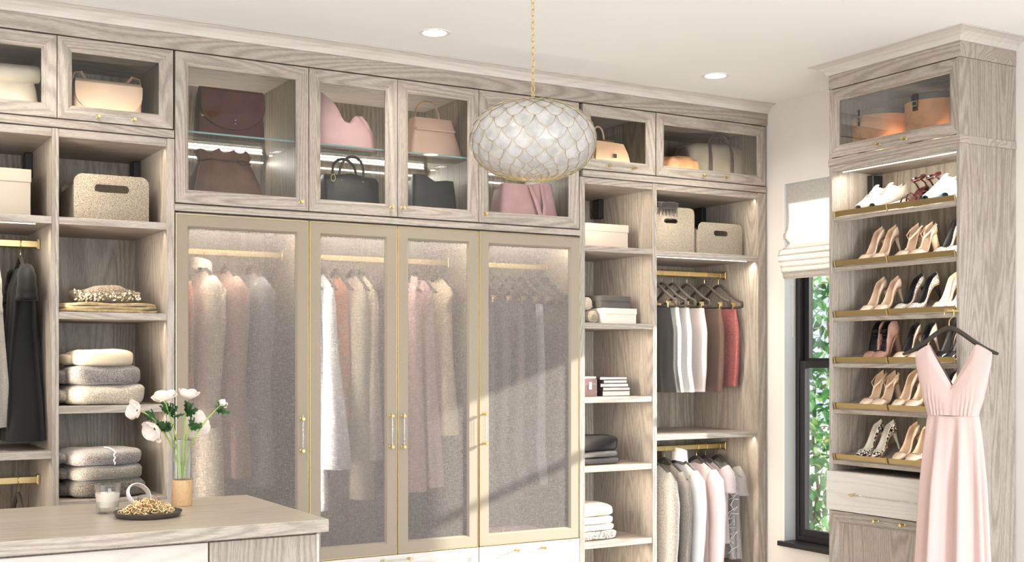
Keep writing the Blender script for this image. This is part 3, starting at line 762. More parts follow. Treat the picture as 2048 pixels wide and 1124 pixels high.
# skirts, corner bay
sk = [(1308, 'black straight skirt clipped leftmost on the corner bay rod', (30, 29, 29), None, dict(), 'black'),
      (1324, 'off-white pleated skirt clipped beside the black one', (196, 192, 183), (178, 174, 165), dict(amp=.014), 'off-white'),
      (1345, 'pale grey flared skirt clipped on the corner bay rod', (190, 187, 183), (174, 171, 168), dict(amp=.010), 'pale grey'),
      (1374, 'blush tweed pencil skirt clipped on the corner bay rod', (208, 193, 184), (194, 178, 170), dict(amp=.003), 'blush'),
      (1409, 'brown suede pencil skirt clipped on the corner bay rod', (104, 80, 66), (84, 64, 52), dict(amp=.003), 'brown'),
      (1437, 'dusty red plaid tweed skirt clipped on the last hanger', (176, 104, 98), (132, 68, 68), dict(amp=.003), 'dusty red')]
for k, (px, lb, c, c2, kw, nm) in enumerate(sk):
    x = xrod(px)
    hanger('taupe hanger with gold clips carrying the %s skirt' % nm, x, RY, RZ1, -PI/2+.03*math.sin(k*2), True, 'clip hangers in the corner bay', clips=True)
    mat = fab('skirt_cloth_%d' % k, c, c2, scale=260 if k in (3, 5) else 500, contrast=.05 if k == 5 else 0)
    hip = ((0, .93), (.3, 1.08), (.7, 1.05), (1, .96 if k >= 3 else 1.22))
    garment('skirt', lb, 'skirt', x-.004, RY-.005, RZ1-.150, mat, ws=.165, L=.49-(.03 if k == 5 else 0), drop=.002, neck=(.01, 0), wtab=hip,
            thick=((0, .012), (.25, .026), (1, .030)), nf=4, seed=k, amp=kw.get('amp', .006), group='skirts on the corner bay rod', rz=-PI/2+.04*math.sin(k*3))
# tops, lower rod of the corner bay
tp = [(1303, 'grey and white open-knit sweater at the left end of the lower rod', 'sweater', fab('knit_a', (156, 150, 143), (84, 79, 74), scale=420, contrast=.06, bump=.8), dict(L=.66, sleeve=(.56, .06, .045, .02)), True),
      (1329, 'taupe open-knit cardigan on the lower rod', 'cardigan', fab('knit_b', (146, 137, 128), (92, 84, 78), scale=420, contrast=.06, bump=.8), dict(L=.70, sleeve=(.6, .06, .045, .02)), True),
      (1359, 'white coat with a stand collar hanging on the lower rod', 'coat', fab('white_wool', (222, 218, 212), (210, 205, 198)), dict(L=.95, sleeve=(.60, .07, .05, .03), collar=(.075, .06)), False),
      (1393, 'pale pink round-neck jacket hanging beside the white coat', 'jacket', fab('pink_wool', (236, 212, 208), (222, 196, 192)), dict(L=.85, sleeve=(.62, .07, .055, .02)), True),
      (1411, 'sheer blush blouse with short sleeves on the lower rod', 'blouse', fab('sheer_blush', (232, 214, 214), alpha=.55), dict(L=.5, sleeve=(.1, .06, .07, 0), ws=.20), True),
      (1437, 'sheer organza top with ruffled edges at the right end of the rod', 'blouse', fab('organza', (232, 226, 222), alpha=.32), dict(L=.6, ws=.19, amp=.03, nf=7, sleeve=(.12, .05, .075, 0)), True)]
for k, (px, lb, cat, mat, kw, hg) in enumerate(tp):
    x = xrod(px, RY)
    hanger('taupe hanger inside the %s' % lb.replace(' hanging', '').split(' on the')[0].split(' at the')[0].split(' beside')[0], x, RY, RZ2, -PI/2+.03*math.sin(k*2+1), group='hangers on the lower corner rod')
    kw = dict(dict(wtab=((0, 1), (.15, .98), (.5, .95), (1, 1.02)), thick=((0, .014), (.15, .04), (1, .05)), neck=(.075, .035), nf=3, amp=.008, seed=k+20), **kw)
    nm = 'top_garment' if False else cat
    g = garment(nm, lb, cat, x, RY, RZ2, mat, rz=-PI/2+.03*math.sin(k*2+1), group='tops on the lower corner rod', **kw)
    if k == 5:
        for q in range(5):
            z = -.16-q*.085; pts = [((-1)**i*.0+.19+.03*math.sin(i*1.3+q), -.045+.02*math.cos(i*2.1), z-.01*i+.018*math.sin(i*2.3)) for i in range(9)]
            obj('ruffle', MB().tube(pts, .0022, 5), F['white_wool'], g, True)
# left bay: dress, tee
xl = xrod(41); hanger('dark taupe hanger holding the black dress at the left', xl, RY, RZ1, group='hangers in the left bay')
garment('dress', 'short-sleeved black glitter dress in the left hanging bay', 'dress', xl, RY, RZ1, fabric('black_lurex', (14, 13, 13), (4, 4, 4), scale=600, rough=.6, contrast=.05, sheen=.1), ws=.175, L=.80, sleeve=(.10, .055, .075, .0),
        wtab=((0, 1), (.12, .92), (.4, .78), (.55, .85), (1, 1.25)), thick=((0, .014), (.15, .05), (1, .10)), neck=(.07, .05), nf=3, amp=.012)
xl2 = xrod(-28); hanger('taupe hanger holding the white-trimmed grey dress', xl2, RY, RZ1, group='hangers in the left bay')
garment('dress', 'pale grey dress at the left edge, beside the black dress', 'dress', xl2, RY, RZ1, fabric('grey_marl', (196, 188, 178), (150, 142, 132), scale=300), ws=.19, L=.74, sleeve=(.16, .06, .07, .0),
        wtab=((0, 1), (.15, .95), (1, 1.05)), thick=((0, .014), (.15, .05), (1, .08)), neck=(.07, .04))
hanger('empty dark hanger on the lower left rod', xrod(36), RY, H-.527+.0185, group='hangers in the left bay')

# wardrobes: coats, dresses, trousers seen through the mesh
WZr = H+.527+.0015
def wg(px, name, label, c, L, sleeve=None, c2=None, group=None, hz=True, mat=None, **kw):
    x = xrod(px); mat = mat or fab('wardrobe_%s_%d' % (name, px), c, c2)
    if hz: hanger('hanger under the %s' % label.split(' behind')[0].split(' in the')[0], x, RY, WZr, group='hangers in the mesh-door wardrobes')
    kw = dict(dict(wtab=((0, 1), (.15, .98), (.45, .92), (1, 1.05)), thick=((0, .014), (.12, .045), (1, .07)), neck=(.07, .04), nf=3, amp=.012, seed=px), **kw)
    return garment(name, label, name, x, RY, WZr, mat, L=L, sleeve=sleeve, group=group, **kw)
G1, G2, G3 = 'coats in the left mesh wardrobe', 'dresses in the double mesh wardrobe', 'trousers in the right mesh wardrobe'
g = wg(346, 'jacket', 'rust quilted jacket behind the left wardrobe door', (206, 128, 98), .64, (.60, .075, .06, .02), group=G1)
wg(405, 'coat', 'cream long coat with open lapel in the left wardrobe', (246, 228, 204), 1.25, (.66, .105, .075, .04), collar=(.045, .065), group=G1)
wg(452, 'coat', 'rose beige long coat in the left wardrobe', (206, 166, 148), 1.0, (.64, .10, .06, .03), group=G1)
wg(502, 'coat', 'grey wool coat rightmost in the left wardrobe', (150, 148, 144), 1.05, (.62, .10, .06, .03), group=G1)
lace = fab('white_lace', (246, 244, 240), (190, 186, 182), scale=120, contrast=.1)
wg(612, 'dress', 'white lace gown leftmost in the double wardrobe', (0, 0, 0), 1.18, mat=lace, group=G2, ws=.18, amp=.02, wtab=((0, 1), (.1, .8), (.4, .85), (1, 1.1)))
wg(640, 'dress', 'plain white flared dress beside the lace gown', (240, 240, 242), .98, group=G2, ws=.18, amp=.02, wtab=((0, 1), (.1, .8), (.3, .8), (1, 1.5)))
wg(672, 'dress', 'orange slip dress in the double wardrobe', (206, 132, 90), .76, group=G2, ws=.15, wtab=((0, 1), (.1, .55), (1, .7)))
wg(704, 'dress', 'sage beige long dress in the double wardrobe', (196, 184, 160), 1.14, group=G2, ws=.18, amp=.02)
wg(722, 'dress', 'cream sleeveless dress near the double wardrobe post', (236, 222, 198), .95, group=G2, ws=.18, neck=(.06, .05))
wg(806, 'dress', 'pink lace gown with thin straps in the double wardrobe', (232, 196, 190), 1.12, c2=(206, 164, 160), group=G2, ws=.17, amp=.02, neck=(.12, .13), drop=.04)
wg(836, 'dress', 'blush sleeveless gown in the double wardrobe', (240, 208, 200), 1.10, group=G2, ws=.175, amp=.022, neck=(.09, .10), vneck=True, wtab=((0, 1), (.12, .72), (.35, .75), (1, 1.15)))
wg(876, 'dress', 'cream fitted sleeveless dress rightmost in the double wardrobe', (246, 226, 190), .84, group=G2, ws=.18, neck=(.06, .04), wtab=((0, 1), (.12, .68), (.45, .72), (1, 1.1)))
cols = [(962, (72, 66, 70), 'charcoal'), (992, (88, 82, 84), 'slate'), (1020, (112, 100, 100), 'mauve grey'), (1044, (78, 72, 76), 'dark grey'), (1066, (238, 236, 236), 'white'), (1090, (150, 146, 160), 'lilac grey')]
for k, (px, c, nm) in enumerate(cols):
    x = xrod(px); hanger('clip hanger holding the %s trousers' % nm, x, RY, WZr, -PI/2, True, 'clip hangers in the right mesh wardrobe', clips=True)
    if k == 5: continue
    garment('trousers', '%s trousers clipped in the right mesh wardrobe' % nm, 'trousers', x, RY-.01, WZr-.150, fab('trouser_%d' % k, c), ws=.14 if k != 4 else .10, L=1.0 if k != 4 else .98,
            drop=.002, neck=(.01, 0), wtab=((0, .9), (.3, 1), (.8, .8), (1, 1.1)), thick=((0, .012), (.3, .026), (1, .03)), nf=4, amp=.012, seed=k+50, group=G3)

# ---------------------------------------------------------------- hand bags
def rr_ring(w_, d_, z, r=.3, n=40, x0=0, y0=0, wav=0, wn=8, ph=0, zf=None):
    out = []
    for i in range(n):
        a = 2*PI*i/n; cx = math.copysign(abs(math.cos(a))**r, math.cos(a)); cy = math.copysign(abs(math.sin(a))**r, math.sin(a))
        k = 1+wav*math.sin(wn*a+ph); x = w_/2*cx; y = d_/2*cy*k+(wav*.4*d_*math.sin(wn*a*1.0+ph) if wav else 0)
        out.append((x0+x, y0+y, z+(zf(x, y) if zf else 0)))
    return out
def at_px(px, py, Y): p = on_y(px, py, Y); return p
def bagroot(label, px, zb, Y, rz=0, cat='handbag', name='handbag'):
    p = on_y(px, 300, Y); return thing(name, label, cat, (p.x, Y, zb), rz)
def handle_arc(w_, h_, z, y=0, x0=0, r=.005, n=16, lean=0, flat=1):
    return MB().tube([(x0+w_/2*math.cos(PI-PI*k/n)*1.0, y-lean*math.sin(PI*k/n), z+h_*math.sin(PI*k/n)**.8) for k in range(n+1)], r, 8, flat=flat)
def flap_plate(w_, h_, y, ztop, t=.004, low=.35, n=24, bulge=.0):
    pts = []                                   # outline: straight top, sides, semi-elliptic lower edge
    for k in range(n+1):
        a = PI+PI*k/n; pts.append((w_/2*math.cos(a), -h_*(1-low)*0-h_*(low+(1-low)*abs(math.sin(a))**.8)))
    rows = []
    for (a, b) in ((0, y), (t, y-t)):
        rows.append(b)
    mb = MB(); m_ = 8; front = []; 
    for j in range(m_+1):
        q = j/m_; front.append([(x, y-t-bulge*math.sin(q*PI*.5), ztop+z*q) for x, z in pts])
    back = [[(x, yy+t, zz) for x, yy, zz in r] for r in front]
    mb.loft(front, False); mb.loft(back, False)
    edge = [front[-1], back[-1]]; mb.loft(edge, False); return mb, front[-1]
SF = SU+.0225; CF = CU+.0205; GF = GS+.0045
# cream roll-top clutch bag at the left edge
L1 = leather('cream_leather', (196, 182, 164), .5, .94)
b = bagroot('cream leather bag with rolled top at the left edge', 10, SF, 5.62); b.scale = (1.14,)*3
obj('body', MB().loft([rr_ring(.24, .12, 0, .45), rr_ring(.235, .11, .06, .5), rr_ring(.215, .09, .12, .5), rr_ring(.20, .06, .15, .5)], True, True, True), L1, b, True)
obj('roll_top', MB().tube([(-.14, -.02, .165), (-.05, -.025, .162), (.05, -.024, .166), (.115, -.022, .172), (.120, -.02, .172)], [.034, .038, .036, .033, .02], 16, flat=1.0), L1, b, True)
# blush flap bag
L2 = leather('blush_leather', (214, 184, 158), .45, .96)
b = bagroot('blush pink flap bag with square gold clasp and thin strap', 213, SF, 5.66); b.scale = (1.12,)*3
obj('body', MB().loft([rr_ring(.262, .085, 0, .3), rr_ring(.268, .09, .03, .3), rr_ring(.262, .085, .12, .3), rr_ring(.255, .06, .168, .3)], True, True, True), L2, b, True)
fp, ed = flap_plate(.262, .122, -.046, .172, low=.25); obj('flap', fp, L2, b, True)
obj('top_roll', MB().tube([(-.128, -.02, .166), (.128, -.02, .166)], .024, 14, flat=1.2), L2, b, True)
obj('clasp', MB().box(-.030, .030, -.062, -.050, .044, .062, .002), M['goldd'], b)
for s in (-1, 1): obj('strap', MB().tube([(s*.135, .0, .09), (s*.138, -.005, .17), (s*.126, -.01, .212), (s*.10, -.005, .218), (s*.07, .005, .180)], .003, 6, flat=2.2), leather('strap_leather', (214, 160, 128), .5), b, True)
# oxblood suede satchel
L3 = leather('oxblood_suede', (92, 44, 36), .8, .72)
b = bagroot('oxblood suede flap satchel on the glass shelf', 458, GF, 5.63)
obj('body', MB().loft([rr_ring(.325, .11, 0, .25), rr_ring(.322, .11, .02, .25), rr_ring(.312, .09, .14, .25), rr_ring(.30, .05, .215, .25)], True, True, True), L3, b, True)
fp, ed = flap_plate(.305, .175, -.060, .225, low=.30, bulge=.004); obj('flap', fp, L3, b, True)
obj('piping', MB().tube(ed, .0026, 6), leather('oxblood_edge', (74, 40, 36), .6), b, True)
obj('top_roll', MB().tube([(-.15, -.028, .213), (.15, -.028, .213)], .030, 14, flat=1.0), L3, b, True)
for z in (.075, .092): obj('stud', sph(MB(), (.01, -.069, z), .004, .003, .004, n=10, m=6), M['silver'], b, True)
# brown drawstring bucket bag
L4 = leather('brown_suede', (116, 76, 50), .85, .8)
b = bagroot('brown suede drawstring bucket bag on the cabinet floor', 448, CF, 5.63); b.scale = (1.1,)*3
rg = [rr_ring(.345, .20, 0, .35), rr_ring(.34, .20, .02, .4), rr_ring(.30, .17, .10, .6), rr_ring(.245, .13, .17, .8, wav=.05, wn=9), rr_ring(.215, .10, .195, .9, wav=.10, wn=9), rr_ring(.225, .12, .215, .9, wav=.30, wn=9), rr_ring(.240, .14, .232, .9, wav=.42, wn=9, zf=lambda x, y: .011*math.sin(x*100))]
obj('body', MB().loft(rg, True, True), L4, b, True)
obj('drawstring', MB().tube([(.113*math.cos(a), .062*math.sin(a)+.005*math.sin(9*a), .195+.002*math.sin(5*a)) for a in [2*PI*k/48 for k in range(48)]], .0035, 6, closed=True), leather('dark_cord', (74, 50, 38), .7), b, True)
obj('cord_end', MB().tube([(.04, -.07, .19), (.05, -.085, .175), (.07, -.085, .178), (.075, -.075, .19)], .003, 6), leather('dark_cord2', (74, 50, 38), .7), b, True)
obj('strap', MB().tube([(-.105, -.02, .19), (-.125, -.05, .15), (-.15, -.085, .06), (-.16, -.10, .004)], .0045, 6), L4, b, True)
# slouchy pink tote
L5 = leather('pink_leather', (222, 178, 174), .6, .95)
def tote(b, mat, w_, d_, h_, hl, hr, top=.75, side=None):
    zf = lambda x, y: 0
    rg = [rr_ring(w_, d_, 0, .3), rr_ring(w_*.99, d_, .01, .3)]
    for q in (.3, .6, .85, 1):
        rg.append(rr_ring(w_*(1-(1-top)*q), d_*(1-.35*q), h_*q, .35, zf=(lambda x, y, q=q: (hl if x < 0 else hr)*q*q*min(1, abs(x)/(w_*.2)) - .02*q*(y > 0))))
    mb = MB().loft(rg, True, True)
    inner = [[(x*.97, y*.93, z-.001) for x, y, z in r] for r in rg[2:]][::-1]
    mb.loft(inner, True); mb.loft([rg[-1], inner[0]], True); return obj('body', mb, mat, b, True)
b = bagroot('slouchy blush pink tote on the glass shelf', 686, GF, 5.62); b.scale = (1.05,)*3
rg = [rr_ring(.31, .15, 0, .3), rr_ring(.30, .16, .05, .4, zf=lambda x, y: 0), rr_ring(.27, .15, .11, .6, x0=-.012, zf=lambda x, y: .04*max(0, -x/.13)), rr_ring(.235, .14, .15, .7, x0=-.02, zf=lambda x, y: .085*max(0, -x/.12)-.03*math.exp(-((x-.02)/.03)**2)), rr_ring(.20, .12, .17, .8, x0=-.025, zf=lambda x, y: .10*max(0, -x/.1)-.05*math.exp(-((x-.02)/.03)**2))]
mb = MB().loft(rg, True, True); inner = [[(x*.95, y*.9, z-.002) for x, y, z in r] for r in rg[1:]][::-1]; mb.loft(inner, True); mb.loft([rg[-1], inner[0]], True)
obj('body', mb, L5, b, True)
obj('folded_side', MB().loft([rr_ring(.05, .12, .01, .6, x0=.135), rr_ring(.055, .125, .08, .6, x0=.118), rr_ring(.05, .11, .14, .7, x0=.09), rr_ring(.03, .08, .17, .8, x0=.075)], True, True, True), L5, b, True)
# taupe handbag with one loop handle
L6 = leather('taupe_leather', (204, 168, 146), .5, .95)
b = bagroot('taupe trapeze handbag with a single loop handle on the glass shelf', 862, GF, 5.62); b.scale = (1.13,)*3
obj('body', MB().loft([rr_ring(.27, .15, 0, .25), rr_ring(.262, .145, .02, .25), rr_ring(.20, .075, .15, .25), rr_ring(.19, .05, .182, .25)], True, True, True), L6, b, True)
obj('top_flap', MB().loft([rr_ring(.213, .096, .135, .25), rr_ring(.20, .078, .165, .25), rr_ring(.195, .062, .186, .25)], True, False, True), L6, b, True)
obj('belt', MB().box(-.10, .10, -.052, -.045, .125, .137, .002), L6, b)
obj('handle', handle_arc(.12, .085, .182, 0, -.02, .0055), leather('handle_tan', (206, 160, 118), .4), b, True)
# black handbag with handles; black tote
L7 = leather('black_leather', (36, 34, 34), .42, .8)
b = bagroot('black leather handbag with two rolled handles on the cabinet floor', 698, CF, 5.61); b.scale = (1.02, 1, 1.28)
obj('body', MB().loft([rr_ring(.275, .13, 0, .25), rr_ring(.28, .13, .02, .25), rr_ring(.285, .10, .13, .25), rr_ring(.27, .05, .155, .3, zf=lambda x, y: .006*math.cos(x*30))], True, True, True), L7, b, True)
for s, yy in ((1, -.03), (-1, .02)): obj('handle', handle_arc(.125, .072, .150, yy, .0 if s > 0 else -.015, .006, lean=.02*s), L7, b, True)
for xx in (-.06, .05): obj('stud', sph(MB(), (xx, -.055, .128), .0035, .003, .0035, n=8, m=6), M['silver'], b, True)
obj('ring', MB().tube([(-.105+.011*math.cos(a), -.056, .135+.013*math.sin(a)) for a in [2*PI*k/16 for k in range(16)]], .0016, 6, closed=True), M['gold'], b, True)
b = bagroot('soft black tote without handles on the cabinet floor', 862, CF, 5.60); b.name = 'tote_bag'; b.scale = (.95, 1, 1.45)
tote(b, L7, .285, .14, .135, .022, .006, .86)
# pink gathered tote behind the pendant
b = bagroot('dusty pink tote with a gathered front strap below the pendant', 1046, CF, 5.60); b.name = 'tote_bag'; b.scale = (1.32,)*3
L8 = leather('dusty_pink_leather', (206, 156, 154), .6, .94)
tote(b, L8, .29, .15, .165, .0, .010, .82)
obj('strap', MB().tube([(.0, -.055, .16), (.012, -.08, .10), (.03, -.092, .03), (.045, -.09, .02), (.055, -.082, .08), (.058, -.05, .165)], .010, 8, flat=.35), L8, b, True)
obj('fold', MB().loft([rr_ring(.06, .13, .0, .6, x0=.115), rr_ring(.05, .11, .10, .6, x0=.10), rr_ring(.05, .09, .175, .8, x0=.085)], True, True, True), L8, b, True)
# tan structured handbag
L9 = leather('tan_leather', (226, 182, 148), .4, .96)
b = bagroot('tan structured top-handle bag with a silver clasp plate', 1206, SF, 5.58, rz=.12); b.scale = (1.2,)*3
obj('body', MB().loft([rr_ring(.23, .12, 0, .3), rr_ring(.228, .12, .02, .3), rr_ring(.175, .09, .125, .3), rr_ring(.16, .07, .14, .3)], True, True, True), L9, b, True)
fl = [[(x, y, z) for x, y, z in ((-.085, -.048, .136), (.085, -.048, .136))], [(-.098, -.064, .09), (.098, -.064, .09)], [(-.108, -.074, .035), (.108, -.074, .035)], [(-.08, -.078, .018), (.08, -.078, .018)]]
m_ = MB().loft(fl, False); m_.loft([[(x, y+.005, z) for x, y, z in r] for r in fl], False); obj('flap', m_, L9, b, True)
obj('handle', handle_arc(.07, .072, .140, 0, -.03, .0045), L9, b, True)
obj('clasp', MB().box(-.012, .012, -.083, -.076, .060, .078, .001), M['silver'], b)
obj('frame_clasp', MB().tube([(-.03, -.02, .146), (.05, -.02, .148)], .006, 10), M['goldd'], b, True)
# crumpled pouch and duffel
L10 = leather('natural_leather', (220, 160, 112), .5, .85)
b = bagroot('small crumpled tan leather pouch in the corner upper cabinet', 1356, SF, 5.60, name='pouch', cat='pouch'); b.scale = (1.15,)*3
def crump(p): 
    k = noise.noise(Vector((p[0]*26, p[1]*26, p[2]*22)))*.016; v = Vector(p); return v+v.normalized()*k
obj('body', sph(MB(), (0, 0, .058), .105, .06, .062, .6, 40, 22, crump), L10, b, True)
b = bagroot('large grey-brown duffel bag with dark straps in the corner upper cabinet', 1420, SF, 5.70, rz=-.1, name='duffel_bag', cat='duffel bag'); b.scale = (1.08, 1.08, 1.2)
L11 = leather('duffel_canvas', (150, 138, 120), .7, .9); L12 = leather('duffel_strap', (78, 60, 52), .6, .9)
obj('body', sph(MB(), (0, 0, .105), .20, .10, .105, .45, 44, 24, lambda p: Vector(p)*(1+.03*noise.noise(Vector(p)*14))), L11, b, True)
for xx in (-.065, .075): obj('strap', MB().tube([(xx, -.108, .002), (xx, -.107, .05), (xx, -.106, .12), (xx, -.10, .165), (xx*.9, -.08, .205)], .011, 8, flat=.3, upv=(1, 0, 0)), L12, b, True)
obj('handle', handle_arc(.125, .052, .20, -.075, .005, .006), L12, b, True)
for s in (-1, 1): obj('end_panel', sph(MB(), (s*.188, 0, .10), .02, .078, .085, .7, 20, 12), L12, b, True)
for xx in (-.065, .075): obj('rivet', sph(MB(), (xx, -.113, .165), .004, .003, .004, n=8, m=6), M['silver'], b, True)

# ---------------------------------------------------------------- hat boxes in the tower
LH = leather('cognac_leather', (196, 130, 80), .5, .86); LD = leather('hatbox_lid_leather', (56, 46, 42), .5)
def hatbox(label, px, X, h, r, buck):
    y = on_x(px, 260, X).y; t = thing('hat_box', label, 'hat box', (X, y, H+1.0235-.036), 0, group=None); t.location.z = H+.9855
    t.location.z = H+.986
    obj('box', MB().lathe([(0, 0), (r, 0), (r, h), (r-.003, h), (0, h)], 48), LH, t, True)
    obj('lid', MB().lathe([(r+.0006, h-.012), (r+.005, h-.012), (r+.005, h+.014), (r, h+.018), (0, h+.019)], 48, cap0=False), LD, t, True)
    a = buck; c_, s_ = math.cos(a), math.sin(a); m = Matrix.Rotation(a, 4, 'Z')
    st = obj('strap', MB().box(r+.004, r+.009, -.013, .013, h-.062, h+.018, .001).xf(m), LD, t)
    bk = obj('buckle', MB().tube([Vector(p) for p in ((r+.011, -.014, h-.040), (r+.011, .014, h-.040), (r+.011, .014, h-.018), (r+.011, -.014, h-.018))], .0022, 6, closed=True).xf(m), M['silver'], st, True)
    return t
hatbox('round cognac hat box with dark lid, the one farther from the dress', 1764, 4.715, .240, .143, PI-.12)
hatbox('taller round cognac hat box with buckled dark strap on its front', 1872, 4.710, .252, .143, PI+.02)

# ---------------------------------------------------------------- felt baskets, boxes, books
felt = fabric('tweed_felt', (172, 160, 142), (80, 70, 60), scale=620, contrast=.03, bump=.9, rough=1)
def outline(w_, h_, r, n=8):
    pts = [(-w_/2, 0), (w_/2, 0)]
    for k in range(n+1): a = PI/2*k/n; pts.append((w_/2-r+r*math.cos(a), h_-r+r*math.sin(a)))
    for k in range(n+1): a = PI/2+PI/2*k/n; pts.append((-w_/2+r+r*math.cos(a), h_-r+r*math.sin(a)))
    return pts
def stadium(w_, h_, zc_, n=8):
    r = h_/2; pts = []
    for k in range(n+1): a = -PI/2+PI*k/n; pts.append((w_/2-r+r*math.cos(a), zc_+r*math.sin(a)))
    for k in range(n+1): a = PI/2+PI*k/n; pts.append((-w_/2+r+r*math.cos(a), zc_+r*math.sin(a)))
    return pts
def plate_hole(w_, h_, r, hole, y, t):
    import bmesh
    bm = bmesh.new(); es = []
    for pts in (outline(w_, h_, r), stadium(*hole)):
        vs = [bm.verts.new((x, y, z)) for x, z in pts]; es += [bm.edges.new((vs[i], vs[(i+1) % len(vs)])) for i in range(len(vs))]
    bmesh.ops.triangle_fill(bm, use_beauty=True, edges=es)
    r_ = bmesh.ops.extrude_face_region(bm, geom=bm.faces[:]); bmesh.ops.translate(bm, vec=(0, t, 0), verts=[v for v in r_['geom'] if isinstance(v, bmesh.types.BMVert)])
    bmesh.ops.recalc_face_normals(bm, faces=bm.faces); mb = MB(); bm.verts.index_update()
    mb.add([v.co[:] for v in bm.verts], [[v.index for v in f.verts] for f in bm.faces]); bm.free(); return mb
def basket(label, x, y, z, w_, d_, h_, hole, rz=0):
    t = thing('felt_basket', label, 'basket', (x, y, z), rz)
    obj('front_panel', plate_hole(w_, h_, .035, hole, -d_/2, .008), felt, t)
    obj('back_panel', plate_hole(w_, h_, .035, hole, d_/2-.008, .008), felt, t)
    for s in (-1, 1): obj('side_panel', MB().box(s*(w_/2-.001), s*(w_/2-.009), -d_/2+.008, d_/2-.008, 0, h_-.045, .001), felt, t)
    obj('base_panel', MB().box(-w_/2+.01, w_/2-.01, -d_/2+.008, d_/2-.008, 0, .008), felt, t); return t
def place_front(px0, px1, Yf):
    a, b = on_y(px0, 400, Yf).x, on_y(px1, 400, Yf).x; return (a+b)/2, b-a
x, w_ = place_front(150, 299, 5.50); basket('wide tweed felt basket with a dark handle slot, left bay', x, 5.665, SZ[0]+.0005, w_, .33, .205, (.15, .034, .145), -.02)
x, w_ = place_front(1310, 1390, 5.52); bk1 = basket('taller felt basket with a black fringed scarf over its rim', x-.025, 5.69, H+.6095, w_+.05, .33, .265, (.10, .026, .185))
x, w_ = place_front(1399, 1486, 5.50); basket('lower felt basket standing right of the taller one', x, 5.65, H+.6095, w_, .29, .190, (.105, .032, .130))
# black fringed scarf
sc_ = thing('scarf', 'black fringed scarf draped over the taller felt basket', 'scarf', (bk1.location.x-.03, 5.53, H+.86))
blk = fabric('black_wool', (34, 31, 30), (14, 13, 13)); 
obj('cloth', sph(MB(), (0, .08, .02), .09, .12, .022, .6, 26, 12, lambda p: Vector(p)*(1+.25*noise.noise(Vector(p)*30))), blk, sc_, True)
fm = MB()
for k in range(20): fx = -.07+k*.0072; fm.tube([(fx, -.0, .025), (fx, -.010, .012), (fx+.003*math.sin(k*2), -.012, -.03-.012*math.sin(k*1.7))], .0016, 4)
fo = obj('fringe', fm, blk, sc_, True); fo['kind'] = 'stuff'
def lidbox(label, x, y, z, w_, d_, h_, mat, lidh=.05, rz=0, lid=None, group=None):
    t = thing('storage_box', label, 'box', (x, y, z), rz, group)
    obj('box', MB().box(-w_/2, w_/2, -d_/2, d_/2, 0, h_-.004), mat, t)
    obj('lid', MB().box(-w_/2-.003, w_/2+.003, -d_/2-.003, d_/2+.003, h_-lidh, h_, .0015), lid or mat, t); return t
bx1 = plain('taupe_card', (168, 156, 142), .8)
x, w_ = place_front(-95, 62, 5.50); lidbox('large taupe lidded box at the left edge above the rod', x, 5.66, H+.6065, w_, .30, .205, bx1, .055)
x, w_ = place_front(1140, 1258, 5.50); x2, w2 = x+.03, w_-.06; lidbox('taupe lidded box on the top shelf right of the wardrobes', x2, 5.66, H+.6145, w2, .30, .135, bx1, .042)
wbx = plain('cream_card', (204, 194, 180), .75); dkb = plain('charcoal_card', (70, 66, 62), .75)
x, w_ = place_front(1206, 1275, 5.49); lidbox('cream lidded box under the charcoal one', x-.01, 5.60, H+.2005, w_+.0, .22, .085, wbx, .032, rz=.1)
lidbox('charcoal lidded box stacked on the cream one', x-.035, 5.60, H+.286, w_-.02, .20, .068, dkb, .030, rz=.1)
# rolled throws
for k, (px, z, nm) in enumerate(((1188, 0, 'lower'), (1176, .072, 'upper'))):
    p = on_y(px, 600, 5.50); t = thing('rolled_throw', 'rolled tweed throw, the %s of two beside the lidded boxes' % nm, 'throw', (p.x, 5.60, H+.2005+z), 0)
    m = MB().tube([(0, -.10, .036), (0, -.09, .036), (0, .09, .036), (0, .10, .036)], [.020, .035, .035, .02], 18, flat=1)
    obj('roll', m, felt, t, True)
    obj('spiral_edge', MB().tube([((.004+.0042*q)*math.cos(q*.9), -.1005-.0*q, .036+(.004+.0042*q)*math.sin(q*.9)) for q in [i*.25 for i in range(27)]], .0035, 6), felt, t, True)
# books and boxes on the third shelf
pgs = fabric('page_edges', (214, 206, 200), (186, 178, 172), scale=900, stretch=(.02, .02, 1), bump=.1)
bz = H-.1995; zz = bz; cov = [(64, 52, 52), (84, 66, 64), (60, 50, 52), (92, 76, 74), (70, 58, 58)]
for k, (p0, p1, th) in enumerate(((1205, 1261, .030), (1205, 1261, .020), (1202, 1258, .021), (1207, 1255, .019), (1199, 1255, .018))):
    x, w_ = place_front(p0, p1, 5.50); nm = ['at the bottom', 'second from the bottom', 'in the middle', 'second from the top', 'on top'][k]
    t = thing('book', 'dark-covered book %s of the five-book stack' % nm, 'book', (x, 5.575, zz), .03*math.sin(k*2.2), 'stacked dark books'); c_ = plain('book_cover_%d' % k, cov[k], .6)
    obj('cover', MB().box(-w_/2, w_/2, -.075, .075, 0, .0025).box(-w_/2, w_/2, -.075, .075, th-.003, th-.0005).box(-w_/2, -w_/2+.003, -.075, .075, 0, th-.0005), c_, t)
    obj('pages', MB().box(-w_/2+.003, w_/2-.004, -.072, .072, .0026, th-.0031, 0), pgs, t); zz += th
p0, p1 = on_y(1170, 760, 5.46), on_y(1194, 760, 5.46)
t = thing('gift_box', 'maroon box with a small hanging paper tag standing left of the books', 'box', ((p0.x+p1.x)/2, 5.53, bz))
mr = plain('maroon_card', (74, 46, 46), .6); w_ = p1.x-p0.x
